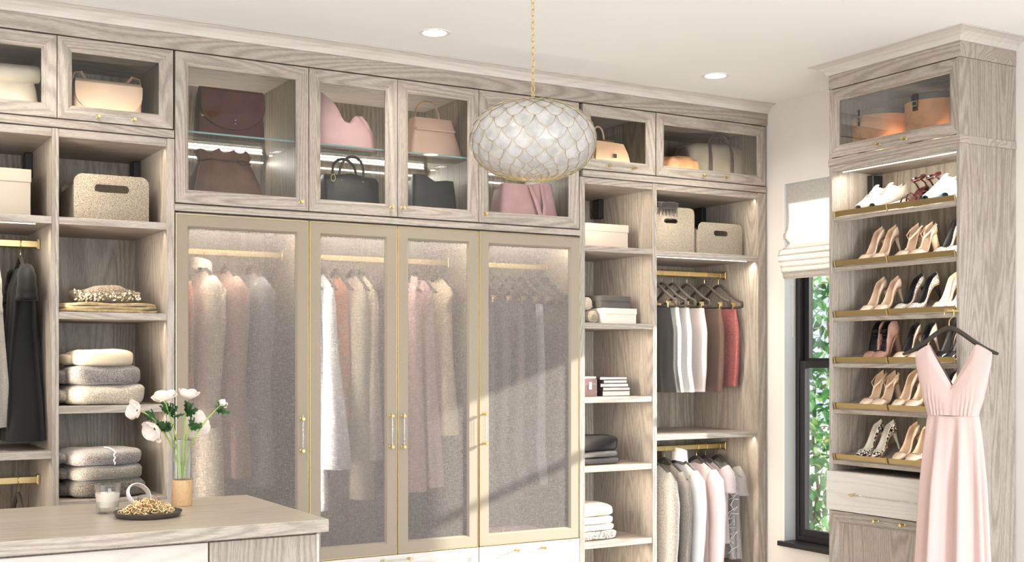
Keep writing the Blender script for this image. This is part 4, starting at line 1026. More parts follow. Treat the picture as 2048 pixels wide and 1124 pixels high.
obj('box', MB().box(-w_/2, w_/2, -.06, .06, 0, .098), mr, t); obj('lid', MB().box(-w_/2-.001, w_/2+.001, -.061, .061, .098, .110), plain('grey_card', (120, 112, 106), .7), t)
tgm = plain('tag_card', (226, 204, 182), .8); obj('tag', MB().box(-.008, .010, -.0635, -.0625, .040, .078, .0003), tgm, t)
obj('tag_hole', MB().tube([(.001+.003*math.cos(a), -.0642, .072+.003*math.sin(a)) for a in [2*PI*k/10 for k in range(10)]], .0012, 5, closed=True), plain('tag_ink', (60, 44, 40), .7), t)
obj('band', MB().box(-w_/2-.0005, w_/2+.0005, -.0608, .0, .068, .070, 0), plain('band_red', (120, 92, 90), .6), t)
p0, p1 = on_y(1194, 760, 5.47), on_y(1203, 760, 5.47)
t = thing('folio_case', 'dark grey case wedged between the maroon box and the books', 'case', ((p0.x+p1.x)/2-.004, 5.57, bz), 0)
obj('case', MB().box(-.0105, .0105, -.07, .07, 0, .095), plain('folio_grey', (66, 62, 60), .6), t); obj('spine_band', MB().box(-.0107, .0107, -.0705, -.068, .02, .03), plain('folio_band', (96, 90, 84), .6), t)

# ---------------------------------------------------------------- folded clothes
def folded(label, x, y, z, w_, d_, h_, mat, seed=0, rz=0, group=None, name='folded_sweater', cat='sweater', tail=True, layers=1):
    t = thing(name, label, cat, (x, y, z), rz, group)
    def mk(sd):
        def fn(p):
            q = Vector((p[0]*9+sd*3.1, p[1]*9, p[2]*14)); n_ = noise.noise(q); n2 = noise.noise(q*3.2)
            p = Vector(p); p.z += .10*h_*n_+.05*h_*n2; p.y -= .012*n_; p.x *= 1+.03*n_; return p
        return fn
    # folded front: layers tucked over each other, seen as soft creases
    hh = h_/layers
    for k in range(layers):
        m = sph(MB(), (0, .004*k, hh*(k+.5)), w_/2-.004*k, d_/2-.003*k, hh*.56, .5, 44, 18, mk(seed+k))
        m.v = [(a, b, max(c, .0005)) for a, b, c in m.v]; obj('fold', m, mat, t, True, angle=180)
    if tail:
        m = sph(MB(), (-w_/2+.01, .03, h_*.42), .04, d_*.36, h_*.34, .6, 26, 14, mk(seed+9)); m.v = [(a, b, max(c, .0005)) for a, b, c in m.v]
        obj('sleeve', m, mat, t, True, angle=180)
    return t
G = 'folded sweaters in the left bay'
def stack(px0, px1, zbase, items, Y=5.60, d_=.30, group=G, cat='sweater', name='folded_sweater', yf=None, **kw):
    z = zbase+.0005
    for k, (lb, h_, mat, dx0, dx1) in enumerate(items):
        a = on_y(px0+dx0, 600, Y-d_/2+.03).x; b = on_y(px1+dx1, 600, Y-d_/2+.03).x
        folded(lb, (a+b)/2, Y, z, b-a, d_, h_, mat, seed=k+int(px0), group=group, cat=cat, name=name, **kw); z += h_*1.0
k1_ = fabric('beige_cashmere', (196, 180, 156), (176, 160, 138), scale=600); k2_ = fabric('grey_marl_wool', (142, 135, 130), (84, 78, 73), scale=300, contrast=.05)
k3_ = fabric('cream_knit', (206, 196, 178), (134, 122, 106), scale=330, contrast=.05, bump=1.0); k4_ = fabric('dark_tweed', (120, 112, 102), (40, 36, 33), scale=330, contrast=.07)
k5_ = fabric('warm_grey_wool', (138, 131, 122), (88, 82, 74), scale=320, contrast=.04)
stack(128, 290, SZ[2], [('cream knitted sweater at the bottom of the upper sweater stack', .088, k3_, 4, 4), ('grey marl sweater in the middle of the upper stack', .082, k2_, 6, -4), ('beige cashmere sweater on top of the upper stack', .068, k1_, 18, -18)])
stack(126, 290, SZ[3], [('dark speckled tweed sweater at the bottom of the lower stack', .074, k4_, 12, 8), ('grey-brown wool sweater in the middle of the lower stack', .066, k5_, 10, 0), ('grey wool sweater with a thin white tie, top of the lower stack', .066, k2_, 6, -2)])
tp_ = [o for o in C.objects if o.get('label', '').startswith('grey wool sweater with a thin')][0]
obj('tie', MB().tube([(.03+.004*math.sin(k*2), -.155+.011*(k > 9)*(k-9), .004+.0075*k) for k in range(9)]+[(.025, -.13, .070), (.02, -.08, .074), (.015, -.02, .072)], .0028, 6), M['white'], tp_, True)
go = fabric('gold_satin', (172, 150, 108), (142, 118, 78), scale=60, rough=.4)
a, b = on_y(121, 610, 5.45).x, on_y(322, 610, 5.45).x
t = thing('folded_shawl', 'folded gold satin shawl under the sequinned top', 'shawl', ((a+b)/2, 5.585, SZ[1]+.0005))
for k in range(3):
    m = sph(MB(), (0, 0, .009+k*.0135), (b-a)/2-.004*k, .135, .0085, .35, 48, 12, lambda p, k=k: Vector((p[0], p[1], p[2]+.003*math.sin(p[0]*30+k*2))))
    m.v = [(x_, y_, max(z_, .0005)) for x_, y_, z_ in m.v]; obj('fold', m, go, t, True)
a, b = on_y(150, 600, 5.47).x, on_y(284, 600, 5.47).x
t = thing('sequin_top', 'silver and gold sequinned top bunched on the gold shawl', 'top', ((a+b)/2, 5.59, SZ[1]+.044))
def bunch(p): v = Vector(p); v.z += .014*math.sin(v.x*26+1)*max(0, v.z/.04)+.01*noise.noise(v*20); return v
obj('cloth', sph(MB(), (0, 0, .036), (b-a)/2, .10, .038, .6, 50, 20, bunch), fabric('sequin_base', (150, 132, 112), (84, 70, 58), scale=200, contrast=.05), t, True)
sq = plain('sequin', (226, 214, 190), .22, .85); rnd = random.Random(3); qs = []
disc = MB().tube([(0, 0, -.004), (0, 0, .004)], .0042, 6)
for k in range(300):
    x_ = rnd.uniform(-.5, .5)*(b-a)*.98; el = rnd.uniform(.02, 1.25); hgt = .066+.014*math.sin(x_*26+1); y_ = -.098*math.cos(el)**.6; z_ = hgt*math.sin(el)**.7*.98+.004
    if not qs: o = obj('sequin', disc, sq, t, True)
    else: o = qs[0].copy(); C.objects.link(o); o.parent = t
    o.location = (x_, y_-.004, z_); o.rotation_euler = (rnd.uniform(.3, 1.3), rnd.uniform(-.6, .6), rnd.uniform(0, 3)); s_ = rnd.uniform(.7, 1.25); o.scale = (s_,)*3; qs.append(o)
den = fabric('black_denim', (38, 36, 36), (22, 21, 21), scale=500, sheen=0); den2 = fabric('charcoal_denim', (66, 62, 61), (46, 43, 42), scale=500, sheen=0); den3 = fabric('grey_denim', (84, 80, 79), (60, 57, 56), scale=500, sheen=0)
GJ = 'folded jeans right of the wardrobes'
stack(1140, 1238, H-.572, [('folded charcoal jeans at the bottom of the dark pile', .038, den2, 0, 4), ('folded washed grey jeans in the middle of the dark pile', .036, den3, 0, 2), ('bulky folded black jeans on top of the dark pile', .080, den, -4, 4)], group=GJ, cat='jeans', name='folded_jeans', Y=5.585, d_=.26, tail=False, layers=1)
p1_ = fabric('patterned_linen', (180, 171, 156), (98, 90, 82), scale=90, contrast=.1); p2_ = fabric('cream_linen', (204, 194, 175), (188, 177, 158)); p3_ = fabric('pale_grey_cotton', (188, 183, 179), (170, 165, 161)); p4_ = fabric('stone_linen', (172, 161, 144), (146, 136, 120))
stack(1140, 1232, H-.982, [('patterned folded trousers at the bottom of the light pile', .050, p1_, 0, 4), ('cream folded trousers, second from the bottom of the light pile', .036, p2_, 0, 0), ('pale grey folded trousers, second from the top of the light pile', .042, p3_, 0, 0), ('stone linen folded trousers on top of the light pile', .062, p4_, 0, -2)],
      group='folded light trousers right of the wardrobes', cat='trousers', name='folded_trousers', Y=5.585, d_=.26, tail=False, layers=1)
# pink clothes on the wardrobe floor
folded('folded pink shawl on the floor of the right mesh wardrobe', on_y(1000, 1040, 5.55).x+.09, 5.58, DB-.0015, .34, .22, .055, fabric('pink_cotton', (226, 188, 184), (206, 164, 160), scale=120), 4, name='folded_shawl', cat='shawl', tail=True)

# ---------------------------------------------------------------- shoes
def shoe_rings(L, hh, wt, ht, at, n=20, st=26, off=0, s0=0, zoff=0):
    rings = []
    for j in range(st+1):
        s = s0+(1-s0)*j/st; x = s*L; k = max(0, min(1, (s-.30)/.52)); zs = hh*(k*k*(3-2*k))
        w_ = max(.0008, lerp_tab(wt, s)-off); h_ = lerp_tab(ht, s); a0 = math.radians(lerp_tab(at, s)); r = []
        for i in range(n+1):
            a = a0+(2*PI-2*a0)*i/n
            y = w_*math.copysign(abs(math.sin(a))**.75, math.sin(a)); c_ = math.cos(a); z = h_/2*(1+math.copysign(abs(c_)**.8, c_))
            r.append((x, y, .003+zoff+zs+z))
        rings.append(r)
    return rings
WT = [(0, .004), (.03, .016), (.12, .028), (.28, .038), (.45, .032), (.62, .024), (.8, .026), (.92, .023), (.98, .013), (1, .005)]
WTR = [(0, .018), (.04, .028), (.14, .036), (.28, .040), (.45, .034), (.65, .029), (.85, .030), (.95, .022), (1, .010)]
HT = [(0, .014), (.1, .026), (.24, .036), (.30, .034), (.5, .030), (.7, .040), (.88, .060), (1, .066)]
AT = [(0, 0), (.27, 0), (.31, 55), (.40, 72), (.9, 66), (.975, 52), (1, 40)]
def stiletto(L, hh, r0=.015, r1=.0045, back=.0): return MB().tube([(L*.90, 0, hh+.012), (L*.91, 0, hh*.75), (L*.935+back, 0, hh*.35), (L*.94+back, 0, 0)], [r0, r0*.62, r1*1.25, r1], 10)
def pump(t, up, lin_, hh=.085, L=.205, wt=WT, ht=HT, at=AT, heel=None, heelm=None, sole=None):
    obj('upper', MB().loft(shoe_rings(L, hh, wt, ht, at), False), up, t, True, angle=180)
    obj('lining', MB().loft(shoe_rings(L*.985, hh, wt, [(a, b*.985) for a, b in ht], at, off=.0022, s0=.24, zoff=.002), False), lin_, t, True, angle=180)
    so = []
    for j in range(19):
        s = .02+.90*j/18; k = max(0, min(1, (s-.30)/.52)); zs = hh*(k*k*(3-2*k)); w_ = lerp_tab(wt, s)*.84; so.append([(s*L, -w_, zs+.0005), (s*L, w_, zs+.0005), (s*L, w_, zs+.0055), (s*L, -w_, zs+.0055)])
    obj('sole', MB().loft(so, True, True, True), sole or soleM, t)
    obj('heel', heel or stiletto(L, hh), heelm or up, t, True)
nude = leather('nude_patent', (242, 216, 192), .22, .97); nudel = leather('nude_lining', (236, 202, 168), .6, .97); soleM = plain('tan_sole', (176, 140, 104), .5)
nude2 = leather('nude_matte', (236, 206, 180), .4, .96)
blkl = plain('black_lining', (30, 28, 28), .6); laceM = fabric('ivory_lace', (238, 230, 218), (150, 136, 120), scale=180, contrast=.1, bump=.6); pat = fabric('black_white_brocade', (232, 220, 200), (26, 24, 24), scale=110, contrast=.12, bump=.6, sheen=0)
snake = fabric('snakeskin', (226, 214, 196), (150, 136, 118), scale=130, contrast=.1, sheen=0); mauve = leather('mauve_suede', (176, 132, 114), .85, .9); canv = fabric('off_white_canvas', (208, 200, 184), (190, 180, 164), scale=500)
skyl = leather('sky_blue_leather', (158, 186, 200), .45, .96); rub = plain('white_rubber', (238, 234, 226), .6); lace_c = plain('shoe_lace', (240, 236, 228), .8); tort = leather('tortoise_red', (72, 26, 20), .25, .55); ivl = plain('ivory_lining', (232, 222, 204), .6)
def extras(t, style):
    if style == 'tstrap':
        obj('t_strap', MB().tube([(.052, 0, .036), (.075, 0, .046), (.098, 0, .078)], .0045, 8, flat=.5, upv=(0, 1, 0)), nude2, t, True)
        obj('ankle_strap', MB().tube([(.098, .0, .080), (.115, .026, .100), (.150, .031, .120), (.180, .024, .128)], .0042, 8, flat=.5), nude2, t, True)
        obj('ankle_strap', MB().tube([(.098, .0, .080), (.115, -.026, .100), (.150, -.031, .120), (.180, -.024, .128)], .0042, 8, flat=.5), nude2, t, True)
    if style == 'bootie':
        for k in range(4):
            x_, z_ = .078+.012*k, .060+.024*k; obj('lace', MB().tube([(x_, -.026, z_), (x_-.012, 0, z_+.004), (x_, .026, z_)], .0017, 5), plain('dark_lace', (60, 44, 40), .7), t, True)
        obj('bow', MB().tube([(.098, -.0, .128), (.09, .022, .142), (.085, .03, .13), (.092, .0, .126), (.085, -.03, .13), (.09, -.022, .142), (.098, 0, .128)], .0017, 5), plain('dark_lace2', (60, 44, 40), .7), t, True)
def block_heel(L, hh, m=None): return MB().tube([(L*.86, 0, hh+.012), (L*.89, 0, hh*.5), (L*.90, 0, 0)], [.021, .017, .019], 12)
def sneaker(t, up, sole, lacem, L=.235):
    wt = [(0, .020), (.05, .032), (.18, .040), (.35, .040), (.55, .034), (.8, .034), (.93, .028), (1, .016)]
    ht = [(0, .032), (.1, .040), (.25, .050), (.4, .068), (.6, .086), (.8, .074), (1, .082)]; at = [(0, 0), (.58, 0), (.64, 40), (.75, 60), (.95, 55), (1, 45)]
    obj('upper', MB().loft(shoe_rings(L, .010, wt, ht, at, zoff=.010), False), up, t, True, angle=180)
    obj('lining', MB().loft(shoe_rings(L*.985, .010, wt, [(a, b*.98) for a, b in ht], at, off=.003, s0=.5, zoff=.011), False), canv, t, True, angle=180)
    so = []
    for j in range(19):
        s = j/18; w_ = lerp_tab(wt, s)*1.02+.001; x_ = s*L*1.02-.003; so.append([(x_, -w_, 0), (x_, w_, 0), (x_, w_, .017+.006*s), (x_, -w_, .017+.006*s)])
    obj('sole', MB().loft(so, True, True, True), sole, t)
    for k in range(5):
        s = .33+.062*k; x_ = s*L; h_ = lerp_tab(ht, s)+.017; obj('lace', MB().tube([(x_, -.020, h_-.009), (x_-.002, 0, h_), (x_, .020, h_-.009)], .0022, 6), lacem, t, True)
    obj('tongue', MB().tube([(L*.55, 0, .098), (L*.62, 0, .108), (L*.66, 0, .112)], [.016, .017, .014], 10, flat=.3, upv=(0, 1, 0)), up, t, True)
def sandal(t):
    L, hh = .20, .055; so = []
    for j in range(19):
        s = .02+.96*j/18; k = max(0, min(1, (s-.30)/.52)); zs = hh*(k*k*(3-2*k)); w_ = lerp_tab(WTR, s)*.9; so.append([(s*L, -w_, zs), (s*L, w_, zs), (s*L, w_, zs+.008), (s*L, -w_, zs+.008)])
    obj('sole', MB().loft(so, True, True, True), tort, t); obj('heel', block_heel(L, hh), tort, t, True)
    for x_, z_, w_ in ((.035, .040, .034), (.075, .052, .034)): obj('strap', MB().tube([(x_, w_*math.cos(a), .006+z_*math.sin(a)) for a in [PI*k/10 for k in range(11)]], .0045, 8, flat=.6), tort, t, True)
    obj('ankle_strap', MB().tube([(.150+.036*math.cos(a), .030*math.sin(a), .115+.008*math.cos(a)) for a in [2*PI*k/22 for k in range(22)]], .006, 8, closed=True, flat=.7), tort, t, True)
    for s in (-1, 1): obj('side_strap', MB().tube([(.165, s*.026, .06), (.155, s*.030, .09), (.13, s*.028, .115)], .004, 6), tort, t, True)
    obj('buckle', sph(MB(), (.118, 0, .118), .006, .006, .006, n=10, m=6), M['silver'], t, True)
open_t = [(0, .016), (.04, .024), (.14, .032), (.28, .038), (.45, .032), (.62, .024), (.8, .026), (.92, .023), (.98, .013), (1, .005)]
def build(style, t):
    if style == 'nude': pump(t, nude, nudel)
    elif style == 'tstrap': pump(t, nude2, nudel, .082, .19, WTR, [(0, .022), (.1, .030), (.24, .038), (.28, .034), (.42, .006), (.6, .006), (.7, .03), (.86, .060), (1, .066)], heel=block_heel(.19, .082), heelm=nudel); extras(t, 'tstrap')
    elif style == 'snake': pump(t, snake, blkl, .092, .21)
    elif style == 'lace': pump(t, laceM, blkl, .088, .215, heelm=blkl)
    elif style == 'bootie': pump(t, mauve, blkl, .085, .19, WTR, [(0, .020), (.2, .038), (.30, .045), (.42, .085), (.55, .105), (.7, .095), (.85, .085), (1, .080)], [(0, 0), (.26, 0), (.31, 40), (.5, 50), (.62, 38), (.9, 42), (1, 50)], heel=block_heel(.19, .085)); extras(t, 'bootie')
    elif style == 'peep':
        pump(t, nude, blkl, .088, .205, open_t); obj('toe_opening', sph(MB(), (.001, 0, .012), .007, .013, .007, n=16, m=8), blkl, t, True)
        obj('insole_stamp', MB().box(.150, .165, -.006, .006, .093, .0945, 0), M['gold'], t)
    elif style == 'black': pump(t, plain('black_patent', (26, 25, 26), .15), blkl, .098, .20)
    elif style == 'brocade': pump(t, pat, ivl, .088, .205, heelm=ivl)
    elif style == 'sneaker': sneaker(t, canv, rub, plain('shaded_lace', (120, 108, 92), .8))  # lace colour darkened to stand in for the shading around the laces
    elif style == 'blue': sneaker(t, skyl, rub, lace_c, .25)
    elif style == 'sandal': sandal(t)
names = {'nude': ('pump', 'glossy nude stiletto pump'), 'tstrap': ('t_strap_heel', 'nude T-strap block heel'), 'snake': ('pump', 'snakeskin stiletto pump with black lining'), 'lace': ('pump', 'ivory lace pump with black lining'),
         'bootie': ('ankle_bootie', 'mauve suede lace-up bootie'), 'peep': ('peep_toe_pump', 'nude peep-toe pump with black lining'), 'black': ('pump', 'black patent pump'), 'brocade': ('pump', 'black and white brocade pump'),
         'sneaker': ('sneaker', 'off-white canvas sneaker'), 'blue': ('lace_up_shoe', 'pale blue lace-up shoe'), 'sandal': ('sandal', 'dark tortoise strappy sandal')}
rown = ['top', 'second', 'third', 'fourth', 'fifth', 'lowest']
lay = [('sneaker', 0, 1719, 1747), ('sandal', 0, 1802, 1832), ('blue', 0, 1853, 1893),
       ('nude', 1, 1718, 1745), ('tstrap', 1, 1795, 1823), ('snake', 1, 1866, 1893),
       ('nude', 2, 1722, 1750), ('lace', 2, 1788, 1815), ('nude', 2, 1867, 1895),
       ('bootie', 3, 1731, 1749), ('peep', 3, 1790, 1820), ('black', 3, 1870, 1893),
       ('tstrap', 4, 1725, 1749), ('nude', 4, 1786, 1813), ('peep', 4, 1862, 1892),
       ('brocade', 5, 1711, 1735), ('nude', 5, 1787, 1814)]
proto = {}
def end_word(st, row, px):
    same = [l for l in lay if l[0] == st and l[1] == row]
    if len(same) < 2: return ''
    return ', window end' if px < 1800 else ', end by the dress'
for st, row, pa, pb in lay:
    zr = H+ROWS[row]-.004; a_ = .035; ca, sa = math.cos(TILT), math.sin(TILT); X = XT+.012+a_*ca-.02*sa; Z = zr+a_*sa+.0205*ca
    for k, px in enumerate((pa, pb)):
        y = on_x(px, 600, X).y
        y = max(y, TY0+.055)
        lb = names[st][1]+(', window-side one of its pair, %s shelf' if k == 0 else ', other one of its pair, %s shelf') % rown[row]+end_word(st, row, pa)
        rz = {0: -.22, 1: -.22}[k] if st in ('lace', 'snake', 'brocade') else -.08
        if st not in proto:
            t = thing(names[st][0], lb, 'shoe', (X, y, Z), rz, 'shoes on the slanted shelves', ry=-TILT); build(st, t); proto[st] = t
        else: t = dup(proto[st], (X, y, Z), lb, 'shoes on the slanted shelves', rot=(0, -TILT, rz))

# ---------------------------------------------------------------- blush dress on the valet rod
vx = 4.485; vy = 3.718; GR = -PI/2+math.radians(11)
t = hanger('taupe hanger on the valet rod carrying the blush dress', vx, vy, H+.230, GR)
t.scale = (1.08, 1.08, 1.08)
bl = fabric('blush_crepe', (206, 178, 170), (197, 169, 161), scale=700, bump=.1)
g = thing('evening_gown', 'long sleeveless blush gown with a V neck hanging before the shoe tower', 'dress', (vx-.012, vy-.030, H+.230-.082), GR); g.scale = (.92, 1, 1)
def gown():
    Ld = .396; n, m = 120, 24; rings = []
    for j in range(m+1):
        v = j/m; ring = []
        for i in range(n):
            th = 2*PI*i/n; cx = math.copysign(abs(math.cos(th))**.8, math.cos(th)); sy = math.sin(th); a = abs(cx)
            hw = lerp_tab([(0, .200), (.15, .196), (.4, .180), (.7, .158), (1, .130)], v)
            zt_ = -.050-.066*a**1.8
            if a < .62: zt_ = -.078-.185*(1-a/.62)
            zz = (1-v)*zt_-v*Ld; fr_ = -1 if sy < 0 else 1
            tk = lerp_tab([(0, .008), (.2, .024), (.7, .036), (1, .034)], v)
            gather = .0045*math.sin(a*46+1.2*math.sin(v*4))*max(0, v-.5)*2*(a < .8)
            ring.append((hw*cx, tk*fr_*abs(sy)**.7+fr_*gather, zz))
        rings.append(ring)
    return MB().loft(rings, True)
obj('bodice', gown(), bl, g, True, angle=180)
obj('waist_seam', MB().tube([(.131*math.cos(a), .035*math.sin(a), -.396+.006*math.cos(2*a)) for a in [2*PI*k/48 for k in range(48)]], .0030, 6, closed=True), bl, g, True, angle=180)
rings = []
for j in range(33):
    v = j/32; hw = .130+.050*v**.6+.022*v; ring = []
    for i in range(160):
        th = 2*PI*i/160; ph = 9*th+.9*math.sin(2*th+.5)+.5*v
        fold = (math.sin(ph)*.7+.45*abs(math.sin(ph*.5+v))-.2+.25*math.sin(15*th+1.5*v))*.027*min(1, v*2.6+.1)
        ring.append(((hw+fold*.4)*math.cos(th), (.034+.022*v**.7+fold)*math.sin(th)-.010*v, -.396-v*.93+.006*math.cos(2*th)*(1-v)))
    rings.append(ring)
obj('skirt', MB().loft(rings, True), bl, g, True, angle=180)

# ---------------------------------------------------------------- things on the island
IZ2 = IZ+.0006
vp = on_z(364, 1011, IZ); va = thing('flower_vase', 'clear glass cylinder vase set in a blond wood base', 'vase', (vp.x, vp.y, IZ2)); R_ = .0365
obj('wood_base', MB().lathe([(0, 0), (R_-.002, 0), (R_, .003), (R_, .092), (R_-.002, .094), (0, .094)], 48), blockw, va, True)
obj('glass_tube', MB().lathe([(R_-.0012, .0945), (R_-.0012, .238), (R_-.004, .238), (R_-.004, .098), (0, .098)], 48, cap0=False, cap1=False), glassy('vase_glass', (.985, .99, .99), .02), va, True)
obj('rim', MB().tube([((R_-.0026)*math.cos(a), (R_-.0026)*math.sin(a), .238) for a in [2*PI*k/40 for k in range(40)]], .0014, 6, closed=True), glassy('rim_glass', (.85, .88, .88), .5), va, True)
obj('water', MB().lathe([(0, .100), (R_-.0045, .100), (R_-.0045, .160), (0, .160)], 40), glassy('water', (.95, .97, .96), .0), va, True)
stemM = plain('flower_stem', (150, 172, 84), .5); leafM = plain('anemone_leaf', (48, 88, 44), .5)
petM = NT('anemone_petal'); pn = petM.noise(petM.coords(), 60, 3, .6); pcol = petM.ramp(pn, [(.3, lin((240, 224, 216))), (.7, lin((252, 246, 238)))]); petM.l(pcol, petM.b.inputs['Base Color']); petM.b.inputs['Roughness'].default_value = .6
tl = petM.n('ShaderNodeBsdfTranslucent'); petM.l(pcol, tl.inputs[0]); mx = petM.n('ShaderNodeMixShader'); mx.inputs[0].default_value = .3
petM.l(petM.b.outputs[0], mx.inputs[1]); petM.l(tl.outputs[0], mx.inputs[2]); petM.l(mx.outputs[0], petM.out.inputs[0])
def petal(L, wd, cup, seed, mt):
    rows = []; r = z = 0; N_ = 10
    for i in range(N_+1):
        s = i/N_; th = -.1+cup*2.1*s*(1-.15*s); hw = wd*math.sin(PI*min(.985, .08+.80*s**1.15))**.62
        if i: r += L/N_*math.cos(th); z += L/N_*math.sin(th)
        n_ = Vector((-math.sin(th), 0, math.cos(th))); rr = []
        for k in range(9):
            q = -1+k/4; c_ = .34*hw*q*q+.0012*math.sin(seed*3+q*4+s*7)
            rr.append(mt @ (Vector((r, hw*q, z))+n_*c_-Vector((math.cos(th), 0, math.sin(th)))*(.0035*q*q*s)))
        rows.append(rr)
    return MB().loft(rows, False)
def flower(label, px, py, dy, axis, size, cup=.85, n=6, off=(0, 0), bud=False, extra=None):
    p = on_y(px, py, vp.y+dy); root = thing('anemone', label, 'flower', (vp.x+off[0]*.3, vp.y+off[1]*.3, IZ2+.101), 0, 'white anemones in the vase')
    O = Vector(root.location); tip = p-O; ax = Vector(axis).normalized(); M4 = Matrix.Translation(tip) @ ax.to_track_quat('Z', 'Y').to_matrix().to_4x4()
    c1 = Vector((off[0], off[1], .15)); pts = []
    P0, P1, P2, P3 = Vector((0, 0, 0)), c1, tip-ax*.05, tip
    for k in range(15):
        q = k/14; pts.append(P0*(1-q)**3+P1*3*q*(1-q)**2+P2*3*q*q*(1-q)+P3*q**3)
    obj('stem', MB().tube(pts, .0030, 8), stemM, root, True)
    for k in range(n):
        ly = k % 2; m = M4 @ Matrix.Rotation(2*PI*k/n+.3*ly, 4, 'Z'); c_ = cup+.16*ly-.1*math.sin(k*2.7+px)
        obj('petal', petal(1.5*size*(1-.06*ly), 1.5*size*.52, c_, k+px, m), petM.m, root, True, angle=180)
    if not bud: obj('flower_centre', sph(MB(), tuple(tip+ax*.004), .006, .006, .006, n=14, m=8), plain('anemone_centre', (60, 62, 48), .8), root, True)
    return root, pts
FL = [('white anemone drooping at the far left of the vase', 278, 822, -.01, (-1, -.3, .15), .036, .80, 7, (-.02, 0)),
      ('white anemone hanging low beside the vase mouth', 312, 856, -.03, (-.7, -.4, -.45), .040, .70, 7, (-.012, -.01)),
      ('open white anemone at the upper left of the bouquet', 330, 800, .0, (-.25, -.25, 1), .037, .42, 8, (-.004, .005)),
      ('tall white anemone at the top of the bouquet', 375, 798, .0, (.1, -.1, 1), .037, .80, 7, (.004, 0)),
      ('white anemone behind the stems at the right', 388, 850, .04, (.5, .6, .1), .042, .5, 7, (.01, .01)),
      ('closed white anemone bud leaning far right', 441, 812, -.01, (1, -.1, .8), .024, 1.25, 6, (.016, 0))]
def leaf_cluster(root, c, d, s, seed):
    r = random.Random(seed); mb = MB(); d = Vector(d).normalized()
    for k in range(7):
        dd = (d+Vector((r.uniform(-.8, .8), r.uniform(-.8, .8), r.uniform(-.7, .7)))).normalized(); side = dd.orthogonal().normalized(); L = s*r.uniform(.7, 1.1)
        # lobed blade outline, symmetrical about its vein
        out = [(0, .04), (.18, .10), (.30, .34), (.36, .14), (.50, .16), (.60, .40), (.66, .15), (.80, .12), (.88, .22), (1, 0)]
        top = [c+dd*L*a+side*L*b for a, b in out]; mid = [c+dd*L*a+Vector((0, 0, -.002)) for a, b in out]; bot = [c+dd*L*a-side*L*b*.9 for a, b in out]
        mb.loft([top, mid, bot], False)
    obj('leaf', mb, leafM, root)
for k, f in enumerate(FL):
    root, pts = flower(f[0], f[1], f[2], f[3], f[4], f[5], f[6], f[7], f[8], k == 5)
    idx = (9, 9, 10, 10, 10, 12)[k]; 
    leaf_cluster(root, pts[idx], (pts[idx]-pts[idx-2])+Vector((.01*(1 if k > 2 else -1), 0, -.005)), .052, k)
    if k in (1, 2, 3): leaf_cluster(root, pts[idx-1]+Vector((.006, 0, .004)), (.4*(k-2), -.2, .5), .050, k+20)
# candle
p = on_z(215, 1026, IZ); ca = thing('candle', 'cream candle in a thick clear glass tumbler left of the tray', 'candle', (p.x, p.y, IZ2))
obj('glass', MB().lathe([(0, 0), (.034, 0), (.036, .002), (.0455, .098), (.0445, .100), (.0425, .098), (.0355, .020), (0, .018)], 40, cap1=False), glassy('tumbler_glass', (.985, .99, .99), .1), ca, True)
obj('wax', MB().lathe([(0, .0190), (.0350, .0205), (.0405, .068), (.038, .070), (0, .0695)], 40), plain('candle_wax', (240, 228, 210), .45, Subsurface_Weight=.15), ca, True)
obj('wick', MB().cyl((0, 0, .069), (.001, 0, .077), .0008, 6), plain('wick', (60, 50, 44), .9), ca)
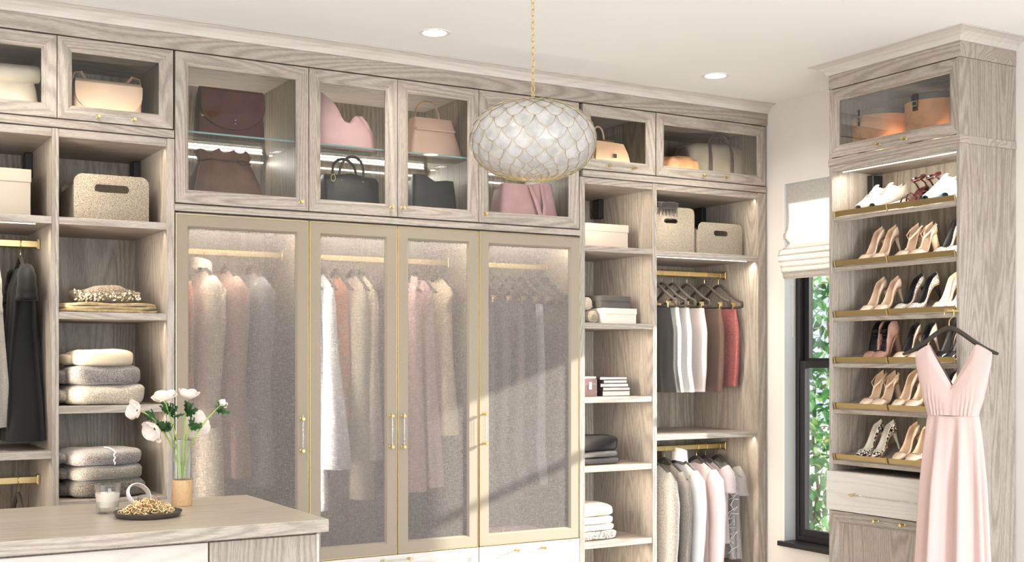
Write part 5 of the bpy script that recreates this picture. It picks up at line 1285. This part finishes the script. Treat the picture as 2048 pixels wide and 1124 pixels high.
# tray
p = on_z(296, 1033, IZ); px_, py_ = p.x, p.y; ty = thing('tray', 'round pewter tray holding the gold chain', 'tray', (p.x, p.y, IZ2)); R_ = .113
obj('dish', MB().lathe([(0, 0), (R_-.014, 0), (R_-.008, .003), (R_, .018), (R_-.0015, .0195), (R_-.011, .006), (R_-.016, .0035), (0, .0032)], 64), plain('pewter', (104, 98, 92), .42, .75), ty, True)
ck = thing('chain_necklace', 'thick pale gold chain heaped on the pewter tray', 'necklace', (p.x, p.y, IZ2+.0035)); rnd = random.Random(11)
cg = plain('pale_gold', (238, 208, 160), .3, .75)
lk = MB().tube([(.0105*math.cos(a), .0072*math.sin(a), 0) for a in [2*PI*k/14 for k in range(14)]], .0017, 6, closed=True); l0 = None
for k in range(230):
    a = rnd.uniform(0, 2*PI); r = rnd.random()**.6; x_, y_ = .088*r*math.cos(a), .062*r*math.sin(a); hz = .040*(1-r**1.8)+.004
    if l0 is None: l0 = o = obj('chain_ring', lk, cg, ck, True)
    else: o = l0.copy(); C.objects.link(o); o.parent = ck
    o.location = (x_, y_, .010+hz*rnd.random()**.4); o.rotation_euler = (rnd.uniform(.2, 1.5), rnd.uniform(-.7, .7), rnd.uniform(0, 6.3))
# bangles
def bangle(label, px, py, R_, w_, tilt, mat, inner, dy, yaw):
    q = on_z(px, py, IZ); t = thing('bangle', label, 'bangle', (q.x, q.y+dy, IZ2), yaw)
    mt = Matrix.Translation((0, 0, math.sin(abs(tilt))*R_+math.cos(tilt)*w_/2+.001)) @ Matrix.Rotation(tilt, 4, 'X')
    prof = [(R_, -w_/2), (R_+.003, -w_/4), (R_+.0035, 0), (R_+.003, w_/4), (R_, w_/2), (R_-.0022, w_/2), (R_-.0022, -w_/2), (R_, -w_/2)]
    obj('band', MB().lathe(prof[:6], 48, cap0=False, cap1=False).xf(mt), mat, t, True)
    obj('inner_face', MB().lathe(prof[5:], 48, cap0=False, cap1=False).xf(mt), inner, t, True); return t
wb = plain('white_enamel', (238, 232, 232), .25); ib = plain('bangle_inner', (214, 202, 196), .3, .5)
bangle('white enamel bangle leaning up behind the tray', 289, 1019, .043, .022, 1.02, wb, ib, .085, .35)
bangle('brown speckled bangle lying behind the white one', 318, 1017, .036, .014, .25, leather('brown_shell', (150, 116, 106), .5, .8), ib, .155, .1)
